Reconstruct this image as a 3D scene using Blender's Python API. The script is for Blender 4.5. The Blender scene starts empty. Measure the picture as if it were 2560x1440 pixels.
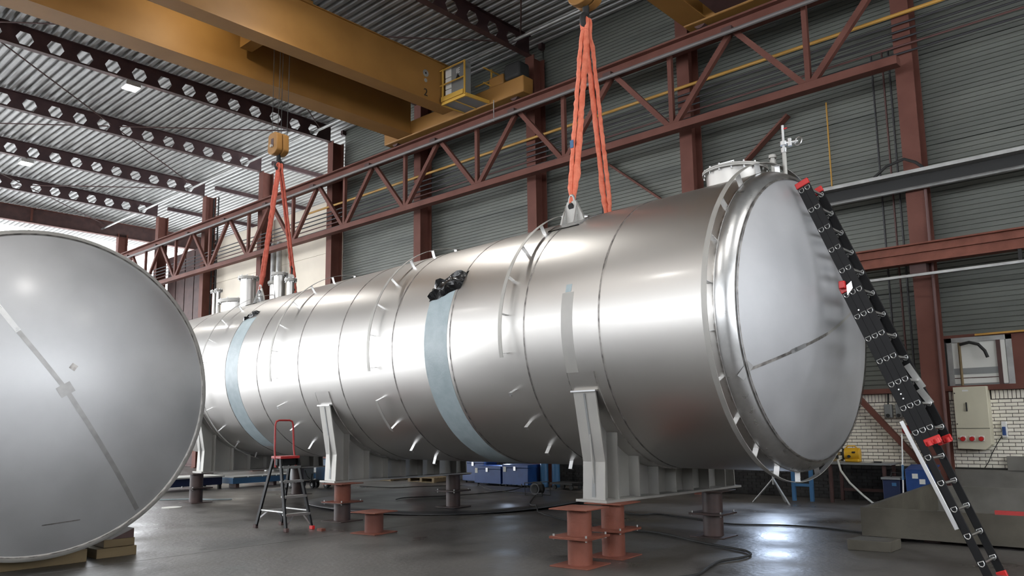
import bpy, bmesh, math, random
from mathutils import Vector, Matrix
random.seed(7)
SC = bpy.context.scene
COL = SC.collection
PI = math.pi
sin, cos, rad = math.sin, math.cos, math.radians

# ------------------------------------------------------------------ camera
def make_camera():
    yaw, pitch, roll = rad(42.14), rad(7.923), rad(0.749)
    f = Vector((-sin(yaw) * cos(pitch), cos(yaw) * cos(pitch), sin(pitch)))
    r = Vector((cos(yaw), sin(yaw), 0))
    d = f.cross(r)
    r2, d2 = r * cos(roll) + d * sin(roll), d * cos(roll) - r * sin(roll)
    cam = bpy.data.cameras.new('camera')
    cam.sensor_fit = 'HORIZONTAL'; cam.sensor_width = 36
    cam.lens = 1951.145 * 36 / 2560
    cam.shift_y = 77.86 / 2560
    cam.clip_end = 300
    o = bpy.data.objects.new('camera', cam); COL.objects.link(o)
    m = Matrix((( r2.x, -d2.x, -f.x, 0), (r2.y, -d2.y, -f.y, 0), (r2.z, -d2.z, -f.z, 1.6), (0, 0, 0, 1)))
    o.matrix_world = m
    SC.camera = o
make_camera()

# ------------------------------------------------------------------ world, exposure, lights
SKY = 4.2
W = bpy.data.worlds.new('overcast_sky'); SC.world = W; W.use_nodes = True
bg = W.node_tree.nodes['Background']
bg.inputs['Color'].default_value = (0.93, 0.96, 1.0, 1); bg.inputs['Strength'].default_value = SKY
SC.view_settings.view_transform = 'Standard'; SC.view_settings.look = 'None'
SC.view_settings.gamma = 1; SC.view_settings.use_curve_mapping = False
SC.view_settings.exposure = 0.58
LAMP_W = 650
cy = SC.cycles
cy.max_bounces = 6; cy.diffuse_bounces = 3; cy.glossy_bounces = 3; cy.transmission_bounces = 2; cy.caustics_reflective = False; cy.caustics_refractive = False
cy.use_adaptive_sampling = True; cy.adaptive_threshold = .1; cy.adaptive_min_samples = 16

# ------------------------------------------------------------------ materials
MATS = {}
def pm(name, col, rough=.6, metal=0, col2=None, scale=3, detail=4, bump=0, bscale=40, stretch=(1, 1, 1), rvar=0, emit=None, spec=.5, ramp=(.35, .65), coat=None):
    m = bpy.data.materials.new(name); m.use_nodes = True
    nt = m.node_tree; b = nt.nodes['Principled BSDF']
    b.inputs['Roughness'].default_value = rough; b.inputs['Metallic'].default_value = metal
    b.inputs['Specular IOR Level'].default_value = spec
    b.inputs['Base Color'].default_value = (*col, 1)
    if col2 or rvar or bump:
        tc = nt.nodes.new('ShaderNodeTexCoord'); mp = nt.nodes.new('ShaderNodeMapping')
        mp.inputs['Scale'].default_value = stretch
        nt.links.new(tc.outputs['Object'], mp.inputs['Vector'])
    if col2 or rvar:
        n = nt.nodes.new('ShaderNodeTexNoise'); n.inputs['Scale'].default_value = scale; n.inputs['Detail'].default_value = detail
        nt.links.new(mp.outputs[0], n.inputs['Vector'])
    if col2:
        rp = nt.nodes.new('ShaderNodeValToRGB'); rp.color_ramp.elements[0].position = ramp[0]; rp.color_ramp.elements[1].position = ramp[1]
        rp.color_ramp.elements[0].color = (*col, 1); rp.color_ramp.elements[1].color = (*col2, 1)
        nt.links.new(n.outputs['Fac'], rp.inputs['Fac']); nt.links.new(rp.outputs['Color'], b.inputs['Base Color'])
    if rvar:
        mr = nt.nodes.new('ShaderNodeMapRange'); mr.inputs[1].default_value = .3; mr.inputs[2].default_value = .7
        mr.inputs[3].default_value = rough - rvar; mr.inputs[4].default_value = rough + rvar
        nt.links.new(n.outputs['Fac'], mr.inputs[0]); nt.links.new(mr.outputs[0], b.inputs['Roughness'])
    if bump:
        n2 = nt.nodes.new('ShaderNodeTexNoise'); n2.inputs['Scale'].default_value = bscale; n2.inputs['Detail'].default_value = 3
        nt.links.new(mp.outputs[0], n2.inputs['Vector'])
        bp = nt.nodes.new('ShaderNodeBump'); bp.inputs['Strength'].default_value = bump; bp.inputs['Distance'].default_value = .02
        nt.links.new(n2.outputs['Fac'], bp.inputs['Height']); nt.links.new(bp.outputs[0], b.inputs['Normal'])
    if coat:
        b.inputs['Coat Weight'].default_value = coat[0]; b.inputs['Coat Roughness'].default_value = coat[1]
    if emit:
        b.inputs['Emission Color'].default_value = (*emit[:3], 1); b.inputs['Emission Strength'].default_value = emit[3]
    MATS[name] = m
    return m
pm('floor', (.064, .059, .055), .42, 0, (.12, .112, .105), .7, 8, .25, 14, rvar=.17)
pm('floor_under', (.03, .03, .03), .9)
pm('rust', (.125, .047, .035), .65, 0, (.165, .066, .05), 1.5, 5, .1, 30, spec=.25)
pm('rust_bright', (.16, .045, .025), .65, 0, (.22, .068, .042), 4, 5, .15, 40)
pm('rust_dark', (.06, .03, .028), .65, 0, (.09, .045, .04), 3, 5)
pm('beam_dark', (.045, .022, .025), .6, 0, (.07, .035, .036), 2, 4)
pm('deck', (.36, .36, .355), .5, .25, (.46, .46, .45), 2, 4, rvar=.1)
pm('cladding', (.105, .112, .10), .55, .15, (.16, .168, .148), .8, 5, .05, 20, stretch=(.4, 1, 1))
pm('cladding_dark', (.14, .15, .15), .6, .1, (.2, .21, .2), .8, 5)
pm('beige', (.78, .70, .58), .6, 0, (.84, .76, .63), 1, 4)
pm('crane', (.265, .125, .026), .6, 0, (.30, .145, .032), 1.2, 4)
pm('crane_light', (.55, .33, .06), .45, 0)
pm('steel', (.58, .565, .54), .40, 1, (.64, .62, .595), 1.2, 6, rvar=.03, stretch=(.25, 1, 1), ramp=(.2, .8), coat=(.35, .14))
pm('steel_dome', (.46, .465, .48), .56, .78, (.525, .53, .545), 1.6, 6, .02, 30, rvar=.05)
pm('steel_dome_worn', (.47, .475, .485), .5, .8, (.53, .535, .545), 1.6, 6, .02, 30, rvar=.05, coat=(.5, .2))
pm('steel_polish', (.74, .74, .74), .32, 1, (.64, .64, .64), 8, 4, rvar=.06)
pm('steel_saddle', (.40, .39, .37), .55, .6, (.47, .46, .43), 2, 5, rvar=.06)
pm('weld', (.42, .40, .38), .3, 1, (.7, .69, .67), 12, 3)
pm('weld_dark', (.13, .12, .115), .45, .9, (.4, .38, .36), 9, 3)
pm('weld_soft', (.34, .335, .33), .5, .8, (.42, .415, .41), 6, 3)
pm('tape', (.36, .44, .47), .42, 0, (.42, .50, .53), 6, 5, .15, 30)
pm('black_plastic', (.008, .008, .009), .22, 0, bump=.5, bscale=14)
pm('black', (.012, .012, .013), .45)
pm('rubber', (.018, .018, .018), .7)
pm('ladder_black', (.005, .005, .006), .5, spec=.25)
pm('alu', (.62, .62, .62), .3, .95)
pm('alu_dull', (.5, .5, .49), .45, .8, (.6, .6, .58), 8, 4)
pm('red_plastic', (.62, .02, .02), .35)
pm('red_tube', (.42, .03, .03), .4)
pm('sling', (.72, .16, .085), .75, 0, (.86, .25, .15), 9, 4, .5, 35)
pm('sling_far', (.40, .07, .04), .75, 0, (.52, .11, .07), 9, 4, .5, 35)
pm('rope', (.10, .10, .10), .4, .8)
pm('conduit', (.17, .155, .15), .6, .2)
pm('galv', (.32, .32, .31), .45, .7, (.42, .42, .41), 4, 4)
pm('pipe_yellow', (.50, .27, .05), .5)
pm('pipe_dark', (.05, .05, .055), .5, .3)
pm('pipe_brown', (.11, .05, .045), .55)
pm('lens', (1, 1, 1), .3, emit=(1, .98, .94, 120))
pm('lens_cool', (1, 1, 1), .3, emit=(.7, .82, 1, 5))
pm('white', (.75, .75, .73), .5)
pm('panel_grey', (.26, .27, .27), .5, .3)
pm('brick_white', (.80, .76, .66), .7, 0, (.88, .84, .74), 7, 4, .1, 60)
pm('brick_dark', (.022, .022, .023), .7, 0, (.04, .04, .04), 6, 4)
pm('brick_yellow', (.25, .18, .08), .75, 0, (.33, .24, .12), 7, 4)
pm('mortar', (.035, .033, .03), .9)
pm('concrete', (.13, .125, .11), .8, 0, (.19, .183, .165), 2, 6, .1, 30)
pm('concrete_stain_dim', (.055, .048, .036), .75, 0, (.10, .09, .07), 1.6, 6, .12, 25)  # brownish concrete, darkened for the dim light around the trough
pm('cabinet', (.56, .53, .41), .45, 0, (.60, .57, .44), 3)
pm('red_socket', (.40, .03, .025), .4)
pm('blue_box', (.016, .055, .20), .4, 0, (.022, .07, .24), 5, 4)
pm('blue_frame', (.05, .15, .30), .45)
pm('blue_dark', (.012, .022, .07), .5)
pm('yellow_tool', (.68, .38, .02), .4)
pm('wood', (.15, .105, .05), .75, 0, (.23, .165, .085), 3, 5, .1, 30, stretch=(1, .15, 1))
pm('plate_dark', (.075, .075, .08), .38, .5, (.12, .12, .125), 1, 5, .05, 12, rvar=.1)
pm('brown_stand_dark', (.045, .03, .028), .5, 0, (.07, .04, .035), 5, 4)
pm('paper', (.7, .7, .66), .7)
pm('hose_white', (.55, .55, .5), .5)
M = MATS

# ------------------------------------------------------------------ mesh builder
def wm(o):
    m = o.matrix_basis.copy()
    return wm(o.parent) @ m if o.parent else m
class MB:
    def __init__(s): s.v = []; s.f = []; s.sm = []
    def add(s, vs, fs, smooth=False):
        n = len(s.v); s.v += [Vector(p) for p in vs]; s.f += [tuple(i + n for i in f) for f in fs]; s.sm += [smooth] * len(fs); return s
    def box(s, x0, x1, y0, y1, z0, z1):
        return s.add([(x0, y0, z0), (x1, y0, z0), (x1, y1, z0), (x0, y1, z0), (x0, y0, z1), (x1, y0, z1), (x1, y1, z1), (x0, y1, z1)],
                     [(0, 3, 2, 1), (4, 5, 6, 7), (0, 1, 5, 4), (1, 2, 6, 5), (2, 3, 7, 6), (3, 0, 4, 7)])
    def bar(s, p, q, w, h, up=(0, 0, 1), taper=1):
        p, q = Vector(p), Vector(q); d = (q - p).normalized(); up = Vector(up)
        a = d.cross(up)
        if a.length < 1e-4: a = d.cross(Vector((0, 1, 0)))
        a.normalize(); b = a.cross(d).normalized()
        vs = []
        for c, t in ((p, 1), (q, taper)):
            for i, j in ((-1, -1), (1, -1), (1, 1), (-1, 1)): vs.append(c + a * (i * w * t / 2) + b * (j * h * t / 2))
        return s.add(vs, [(0, 3, 2, 1), (4, 5, 6, 7), (0, 1, 5, 4), (1, 2, 6, 5), (2, 3, 7, 6), (3, 0, 4, 7)])
    def cyl(s, p, q, r, r2=None, n=16, caps=True):
        p, q = Vector(p), Vector(q); d = (q - p).normalized(); r2 = r if r2 is None else r2
        a = d.cross(Vector((0, 0, 1)))
        if a.length < 1e-3: a = Vector((1, 0, 0))
        a.normalize(); b = d.cross(a)
        vs = [];
        for c, rr in ((p, r), (q, r2)):
            for i in range(n): t = 2 * PI * i / n; vs.append(c + a * (rr * cos(t)) + b * (rr * sin(t)))
        s.add(vs, [(i, (i + 1) % n, n + (i + 1) % n, n + i) for i in range(n)], True)
        if caps:
            s.add(vs[:n], [tuple(range(n - 1, -1, -1))]); s.add(vs[n:], [tuple(range(n))])
        return s
    def tube(s, pts, r, n=8, closed=False, caps=True, rr=None, flat=None):
        pts = [Vector(p) for p in pts]; N = len(pts); vs = []; a = None
        for k, p in enumerate(pts):
            if closed: d = pts[(k + 1) % N] - pts[k - 1]
            else: d = pts[min(k + 1, N - 1)] - pts[max(k - 1, 0)]
            d.normalize()
            if a is None:
                a = d.cross(Vector((0, 0, 1)))
                if a.length < 1e-3: a = d.cross(Vector((0, 1, 0)))
            a = (a - d * a.dot(d)).normalized(); b = d.cross(a)
            R_ = rr[k] if rr else r
            for i in range(n):
                t = 2 * PI * i / n; vs.append(p + a * (R_ * cos(t)) + b * (R_ * sin(t) * (flat or 1)))
        L = N if closed else N - 1
        fs = [(k * n + i, k * n + (i + 1) % n, ((k + 1) % N) * n + (i + 1) % n, ((k + 1) % N) * n + i) for k in range(L) for i in range(n)]
        s.add(vs, fs, True)
        if caps and not closed:
            s.add(vs[:n], [tuple(range(n - 1, -1, -1))]); s.add(vs[-n:], [tuple(range(n))])
        return s
    def prism(s, poly, d):
        n = len(poly); d = Vector(d); p = [Vector(q) for q in poly]
        return s.add(p + [q + d for q in p], [tuple(range(n - 1, -1, -1)), tuple(range(n, 2 * n))] + [(i, (i + 1) % n, n + (i + 1) % n, n + i) for i in range(n)])
    def grid(s, rows, smooth=True, closed=False):
        m = len(rows[0]); vs = [p for r in rows for p in r]
        return s.add(vs, [(i * m + j, i * m + (j + 1) % m, (i + 1) * m + (j + 1) % m, (i + 1) * m + j) for i in range(len(rows) - 1) for j in range(m if closed else m - 1)], smooth)
    def build(s, name, mat, parent=None, world=True, kind=None, bevel=0):
        me = bpy.data.meshes.new(name)
        vs = s.v
        if parent is not None and world:
            inv = wm(parent).inverted(); vs = [inv @ p for p in vs]
        me.from_pydata(vs, [], s.f); me.polygons.foreach_set('use_smooth', s.sm); me.update()
        bm = bmesh.new(); bm.from_mesh(me)
        bmesh.ops.remove_doubles(bm, verts=bm.verts, dist=1e-5); bmesh.ops.recalc_face_normals(bm, faces=bm.faces)
        bm.to_mesh(me); bm.free()
        try: me.set_sharp_from_angle(angle=rad(40))
        except Exception: pass
        me.materials.append(MATS[mat] if isinstance(mat, str) else mat)
        o = bpy.data.objects.new(name, me); COL.objects.link(o)
        if parent is not None: o.parent = parent
        if kind: o['kind'] = kind
        if bevel:
            b = o.modifiers.new('bevel', 'BEVEL'); b.width = bevel; b.segments = 2; b.limit_method = 'ANGLE'
        return o
def tag(o, label, cat, group=None):
    o['label'] = label; o['category'] = cat
    if group: o['group'] = group
    return o
def thing(name, label, cat, loc=(0, 0, 0), rz=0, group=None):
    o = bpy.data.objects.new(name, None); o.empty_display_size = .1; COL.objects.link(o)
    o.location = loc; o.rotation_euler = (0, 0, rz)
    return tag(o, label, cat, group)
def place(o, loc, parent, name=None, rot=None):        # a further piece that shares the mesh of o
    c = o.copy(); COL.objects.link(c); c.parent = parent; c.location = loc
    if rot: c.rotation_euler = rot
    return c
def dup(root, loc, rz, label, group=None):
    r = root.copy(); COL.objects.link(r); r.location = loc; r.rotation_euler = (0, 0, rz); r['label'] = label
    if group: r['group'] = group
    for ch in list(root.children):
        c = ch.copy(); COL.objects.link(c); c.parent = r
        for g in list(ch.children):
            d = g.copy(); COL.objects.link(d); d.parent = c
    return r
def struct(o): o['kind'] = 'structure'; return o
ORD = ['first', 'second', 'third', 'fourth', 'fifth', 'sixth', 'seventh', 'eighth', 'ninth', 'tenth']

# ================================================================== SETTING
XC = [-4.18 - 5.07 * k for k in range(10)]     # column lines
ZR = 13.2                                      # underside of the roof deck
XE, XN, YO, YW, YA = -46.0, 14.0, -12.0, 17.3, 25.0
# floor: two concrete pours with an open joint between them
bed = struct(MB().box(XE - 12, XN, YO, YA, -.3, -.06).build('floor', 'floor_under'))
XJ = -10.33
MB().box(XE - 12, XJ - .009, YO, YA, -.06, 0).build('floor_slab', 'floor', bed)
MB().box(XJ + .009, XN, YO, YA, -.06, 0).build('floor_slab', 'floor', bed)
# roof deck
ceil = struct(MB().box(XE, XN, YO, YA, ZR + .14, ZR + .3).build('ceiling', 'cladding_dark'))
def deck_sheet(x0, x1, y0, n):
    b = MB(); rows = [[], []]
    for i in range(n):
        for dy, z in ((0, 0), (.10, 0), (.135, .1), (.215, .1)):
            for r, x in ((0, x0), (1, x1)): rows[r].append((x, y0 + i * .25 + dy, ZR + z))
    for r, x in ((0, x0), (1, x1)): rows[r].append((x, y0 + n * .25, ZR))
    return b.grid(rows, False)
first = deck_sheet(0, 5.07, 0, 5)
proto = None
for k in range(9):
    for j in range(20):
        loc = (XC[k] - 5.07, j * 1.25, 0)
        if proto is None:
            proto = first.build('deck_sheet', 'deck', ceil); proto.location = loc
        else: place(proto, loc, ceil)
deck_sheet(XE, XN, YO, 48).build('deck_beyond', 'deck', ceil, kind='stuff')
deck_sheet(XC[0], XN, 0, 100).build('deck_near', 'deck', ceil, kind='stuff')

# walls
wall = struct(MB().box(XC[4], XN, YW + .18, YW + .4, 0, ZR + .14).box(XC[6], XC[4], YW + .18, YW + .4, 0, 2.2).build('wall_back', 'cladding_dark'))
def clad_profile(h, pitch=.1):
    pts = []; z = 0
    while z < h - 1e-6:
        pts += [(0, z), (0, z + pitch * .80), (.022, z + pitch * .86), (.022, z + pitch * .96)]; z += pitch
    pts.append((0, h)); return pts
def clad_panel(w, h=1.0):
    pr = clad_profile(h)
    return MB().grid([[(0, y, z) for y, z in pr], [(w, y, z) for y, z in pr]], False)
cp = None
for k in range(-1, 4):
    x0 = XC[0] - 5.07 * (k + 1)
    for j in range(11):
        if k == -1 and j == 0: continue
        loc = (x0 + .02, YW + .1 + (.01 if (j + k) % 2 else 0), 2.3 + j * 1.0)
        if cp is None: cp = clad_panel(5.03, .992).build('cladding_panel', 'cladding', wall, world=False); cp.location = loc
        else: place(cp, loc, wall)
for j in range(4):                                             # pale smooth panels in two bays far down the hall
    for k in (4, 5):
        MB().box(XC[k] - 5.03, XC[k] - .02, YW + .1, YW + .2, 2.2 + j * 2.1, 2.2 + j * 2.1 + 2.09).build('cladding_panel', 'beige', wall)
wl = struct(MB().box(XC[6] - 5.0, XC[6], YW + .1, YW + .3, 0, 10.5).build('door_2', 'rust_dark'))
for i in range(5): MB().box(XC[6] - 4.9 + i * .98, XC[6] - 4.0 + i * .98, YW + .06, YW + .1, .1, 10.4).build('door_leaf', 'rust_dark', wl)
struct(MB().box(XE, XC[4], YA, YA + .2, 6, ZR + .1).build('wall_annex', 'cladding'))
wf = MB()
for a in ((XE, -26, 11.0, ZR + .1), (8, XN, 0, ZR + .1), (-26, 8, 9.0, ZR + .1), (-26, 8, 0, 4.0)): wf.box(a[0], a[1], YO - .2, YO, a[2], a[3])
for i in range(1, 8): wf.box(-26 + i * 4.25 - .1, -26 + i * 4.25 + .1, YO - .2, YO, 4.0, 9.0)
struct(wf.build('wall_front', 'cladding'))                     # opposite long wall with its window band
ND = (-6.0, 15.5, 3.4, 9.2)                                     # window band in the near end wall, behind the camera
struct(MB().box(XN, XN + .2, YO, ND[0], 0, ZR + .1).box(XN, XN + .2, ND[1], YW + .2, 0, ZR + .1).box(XN, XN + .2, ND[0], ND[1], ND[3], ZR + .1).box(XN, XN + .2, ND[0], ND[1], 0, ND[2]).build('wall_near', 'cladding'))

# steel columns: H-section, front flange, web, rear flange, base plate
def column():
    b = thing('steel_column', '', 'column', (0, 0, 0))
    MB().box(-.17, .17, 0, .03, 0, 12.6).build('flange', 'rust', b)
    MB().box(-.17, .17, .47, .5, 0, 12.6).build('flange', 'rust', b)
    MB().box(-.012, .012, .03, .47, 0, 12.6).build('web', 'rust', b)
    MB().box(-.165, .165, -.06, .5, 0, .03).build('base_plate', 'rust', b)
    return b
c0 = column()
for k in range(9):
    lab = 'rust-brown steel column beside the grey switch cabinet, nearest to the camera' if k == 0 else \
        'rust-brown steel column along the back wall, %s from the switch cabinet%s' % (ORD[k], ', beside the far opening' if k == 8 else '')
    if k == 0: c0.location = (XC[0], 16.75, 0); c0['label'] = lab; c0['group'] = 'columns along the back wall'
    else: dup(c0, (XC[k], 16.75, 0), 0, lab)

# castellated roof beams
def castellated():
    b = thing('castellated_beam', '', 'beam')
    P, h0, h1, t = .805, 12.60, 13.18, .008
    hz, ha, hb, hh = (h0 + h1) / 2 - .03, .235, .125, .19
    web = MB(); y = -11.8
    def quad(*p):
        web.add([(-t, a, z) for a, z in p] + [(t, a, z) for a, z in p], [tuple(range(len(p))), tuple(range(2 * len(p) - 1, len(p) - 1, -1))])
    while y < 15.6:
        c = y + P / 2; e = y + P
        hx = [(c - hb, hz + hh), (c - ha, hz), (c - hb, hz - hh), (c + hb, hz - hh), (c + ha, hz), (c + hb, hz + hh)]
        quad((y, h1), hx[0], hx[1], (y, hz)); quad((y, hz), hx[1], hx[2], (y, h0))
        quad((e, h1), (e, hz), hx[4], hx[5]); quad((e, hz), (e, h0), hx[3], hx[4])
        quad((y, h1), (e, h1), hx[5], hx[0]); quad((y, h0), hx[2], hx[3], (e, h0))
        for i in range(6):
            p, q = hx[i], hx[(i + 1) % 6]
            web.add([(-t, *p), (-t, *q), (t, *q), (t, *p)], [(0, 1, 2, 3)])
        y = e
    web.box(-t, t, y, 16.74, h0, h1)
    web.build('web', 'beam_dark', b)
    MB().box(-.1, .1, -11.8, 16.74, h0 - .02, h0).build('flange', 'rust_dark', b)
    MB().box(-.1, .1, -11.8, 16.74, h1, h1 + .018).build('flange', 'beam_dark', b)
    MB().box(-.07, .07, 17.26, 24.6, h1 - .16, h1 + .018).build('annex_rafter', 'beam_dark', b)
    return b
cb = castellated(); cb.location = (XC[0], 0, 0); cb['label'] = 'castellated roof beam over the near end of the tank'; cb['group'] = 'castellated roof beams'
CBL = {1: 'castellated roof beam just behind the near lifting hook', 2: 'dark castellated roof beam to the right of the double crane girder', 3: 'castellated roof beam hidden above the double crane girder',
       4: 'castellated roof beam with hexagon holes carrying the larger floodlight', 5: 'castellated roof beam with hexagon holes between the two floodlit beams',
       6: 'castellated roof beam carrying the smaller floodlight', 7: 'castellated roof beam just before the solid end beam of the roof'}
for k, l in CBL.items(): dup(cb, (XC[k], 0, 0), 0, l)
t = thing('end_beam', 'solid rust-brown beam over the bright far opening', 'beam', (XC[8], 0, 12.4))
MB().box(XC[8] - .012, XC[8] + .012, YO, YA, 12.42, 13.18).build('web', 'rust_dark', t)
MB().box(XC[8] - .15, XC[8] + .15, YO, YA, 12.4, 12.42).build('flange', 'rust', t)
MB().box(XC[8] - .15, XC[8] + .15, YO, YA, 13.18, 13.198).build('flange', 'rust', t)
MB().box(XC[8] + .04, XC[8] + .1, 12.4, 12.5, 12.5, 13.2).build('stiffener', 'rust', t)
# strut pipes near the beam ends and wind bracing rods in the roof plane
for k in range(8):
    tag(MB().cyl((XC[k] - .012, 15.9, 12.72), (XC[k + 1] + .012, 15.9, 12.72), .055, n=10).build('strut_pipe', 'galv'),
        'grey strut pipe between the roof beam ends, in the %s bay from the near end' % ORD[k], 'pipe', 'strut pipes under the roof edge')
for k in (1, 3, 5, 7):
    for d, w1 in ((-1, 'far'), (1, 'near')):
        for yy, w2 in ((16.2, 'back wall'), (5.2, 'hall middle')):
            tag(MB().cyl((XC[k] - .13 * d, 10.7 + (.15 if yy > 10 else -.15), 12.9), (XC[k] - 4.92 * d, yy, 12.9), .022, n=6).build('bracing_rod', 'rust_dark'),
                'thin roof bracing rod running from the %s roof beam %s and to the %s' % (ORD[k], 'away' if d > 0 else 'nearer', w2), 'rod', 'roof bracing rods')

# ------------------------------------------------------------------ crane runway truss
YT, ZB, ZT = 16.2, 8.78, 10.66
tr = thing('crane_runway_truss', 'long rust-brown lattice girder carrying the crane rail along the back wall', 'truss', (-20, YT, ZB))
MB().box(-46, XC[0] + .05, YT - .13, YT + .13, ZB - .09, ZB + .09).build('bottom_chord', 'rust', tr, bevel=.01)
MB().box(-46, 2, YT - .16, YT + .16, ZT, ZT + .035).box(-46, 2, YT - .012, YT + .012, ZT + .03, ZT + .3).box(-46, 2, YT - .16, YT + .16, ZT + .27, ZT + .31).build('top_chord', 'rust', tr)
MB().box(-46, 2, YT - .035, YT + .035, ZT + .31, ZT + .39).build('rail', 'rust_dark', tr)
NB = [-5.93 - 3.355 * i for i in range(12)]
for x in NB:
    MB().bar((x, YT, ZB + .06), (x, YT, ZT), .11, .11, (1, 0, 0)).build('vertical', 'rust', tr)
    for d in (-1, 1):
        MB().bar((x + d * .07, YT, ZB + .07), (x + d * 1.6, YT, ZT - .02), .13, .12, (0, 1, 0)).build('diagonal', 'rust', tr)
MB().tube([(-46, YT - .28, ZT - .1), (2, YT - .28, ZT - .1)], .05, 8).build('conduit', 'conduit', tr)
for x in NB[1:]:
    MB().box(x + 1.55, x + 1.8, YT - .32, YT - .1, ZT - .07, ZT + .02).build('conduit_clamp', 'rust_dark', tr)

# ------------------------------------------------------------------ MAIN TANK (axis slightly turned)
TA = -.054
TS = Vector((-3.921, 9.6, 2.903)); TR = 1.881
TU = Vector((cos(TA), sin(TA), 0)); TV = Vector((-sin(TA), cos(TA), 0)); TW = Vector((0, 0, 1))
def T(s, l, h): return TS + TU * s + TV * l + TW * h
def TP(s, th, r=TR): a = rad(th); return T(s, -r * sin(a), r * cos(a))
def revolve(prof, t0=0, t1=360, n=144, frame=TP):
    full = abs(t1 - t0 - 360) < 1e-6
    rows = [[frame(s, t0 + (t1 - t0) * i / n, r) for i in range(n if full else n + 1)] for s, r in prof]
    return MB().grid(rows, True, full)
SF = -16.7
tank = thing('storage_tank', 'long brushed stainless steel storage tank hanging in orange slings on saddles', 'tank', T(-8, 0, -2.9), group=None)
shell = revolve([(SF + (0 - SF) * i / 40, TR) for i in range(41)]).build('shell', 'steel', tank)
def dome_prof(R, rk, Rc, nk=10, nc=26):
    h = Rc - math.sqrt((Rc - rk) ** 2 - (R - rk) ** 2); ph = math.asin((R - rk) / (Rc - rk))
    kn = [(rk * sin(a), R - rk + rk * cos(a)) for a in [(PI / 2 - ph) * 1.0 * i / nk for i in range(nk + 1)]]
    cr = [(h - Rc + Rc * cos(a), max(Rc * sin(a), .0005)) for a in [ph * (1 - i / nc) for i in range(nc + 1)]]
    return kn, cr, h
KN, CR, HD = dome_prof(TR, .22, 4.2)
def dome_s(r, Rc=4.2, h=HD): return h - Rc + math.sqrt(Rc * Rc - r * r)
revolve([(0, TR)] + KN).build('head_knuckle', 'steel_polish', tank)
dome = revolve(CR).build('head_dome', 'steel_dome', tank)
revolve([(SF - s, r) for s, r in KN + CR], n=64).build('far_head', 'steel_dome', tank)
def ring_band(s, w, t, name, mat, parent, t0=0, t1=360, n=144, frame=TP, R=TR):
    return revolve([(s - w / 2, R - .002), (s - w / 2 + .003, R + t), (s + w / 2 - .003, R + t), (s + w / 2, R - .002)], t0, t1, n, frame).build(name, mat, parent)
for s in (-1.60, -2.9, -4.45, -5.9, -7.5, -8.9, -10.55, -12.0, -14.9):
    ring_band(s, .026, .005, 'weld_seam', 'weld_dark', tank)
ring_band(0, .03, .006, 'weld_seam', 'weld', tank)
for ds in (.0, .018):
    k = KN[-1]; revolve([(k[0] + ds, k[1] + .001 - ds * .45), (k[0] + ds + .004, k[1] + .009 - ds * .45), (k[0] + ds + .009, k[1] - .006 - ds * .45)]).build('weld_seam', 'weld_dark', tank)
# tape strips and plastic
ring_band(-4.79, .55, .003, 'tape_strip', 'tape', tank, 63, 190, 60)
ring_band(-11.69, .58, .003, 'tape_strip', 'tape', tank, 52, 150, 50)
ring_band(-2.13, .20, .0015, 'ground_band', 'steel_saddle', tank, 77, 109, 24)
ring_band(-2.13, .10, .004, 'tape_patch', 'tape', tank, 73.5, 76.8, 6)
# support rings on radial clips
def support_ring(s, t0, t1, ths, extra=()):
    rg = revolve([(s - .033, TR + .122), (s + .033, TR + .122), (s + .033, TR + .13), (s - .033, TR + .13), (s - .033, TR + .122)], t0, t1, 120).build('support_ring', 'steel_saddle', tank)
    for a, b in extra: revolve([(s - .033, TR + .122), (s + .033, TR + .122), (s + .033, TR + .13), (s - .033, TR + .13), (s - .033, TR + .122)], a, b, 10).build('ring_segment', 'steel_saddle', rg)
    for th in ths:
        a = rad(th); n = -TV * sin(a) + TW * cos(a); e = -TV * cos(a) - TW * sin(a)
        p = TP(s, th)
        MB().prism([p - TU * .034 - e * .003 - n * .004, p + TU * .034 - e * .003 - n * .004, p + TU * .034 - e * .003 + n * .122, p - TU * .034 - e * .003 + n * .122], e * .006).prism(
            [p - TU * .025 + n * .116 - e * .0, p + TU * .025 + n * .116, p + TU * .025 + n * .122, p - TU * .025 + n * .122], e * .05).build('clip', 'steel_polish', rg)
TH = [2.5 + 16 * i for i in range(-6, 11)]
support_ring(-.035, 0, 360, [2.5 + 16 * i for i in range(22)])
support_ring(-3.24, -100, 100, TH)
support_ring(-6.40, -100, 100, TH, ((115, 131),))
support_ring(-9.75, -100, 100, TH)
support_ring(-13.03, -100, 165, TH)

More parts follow.
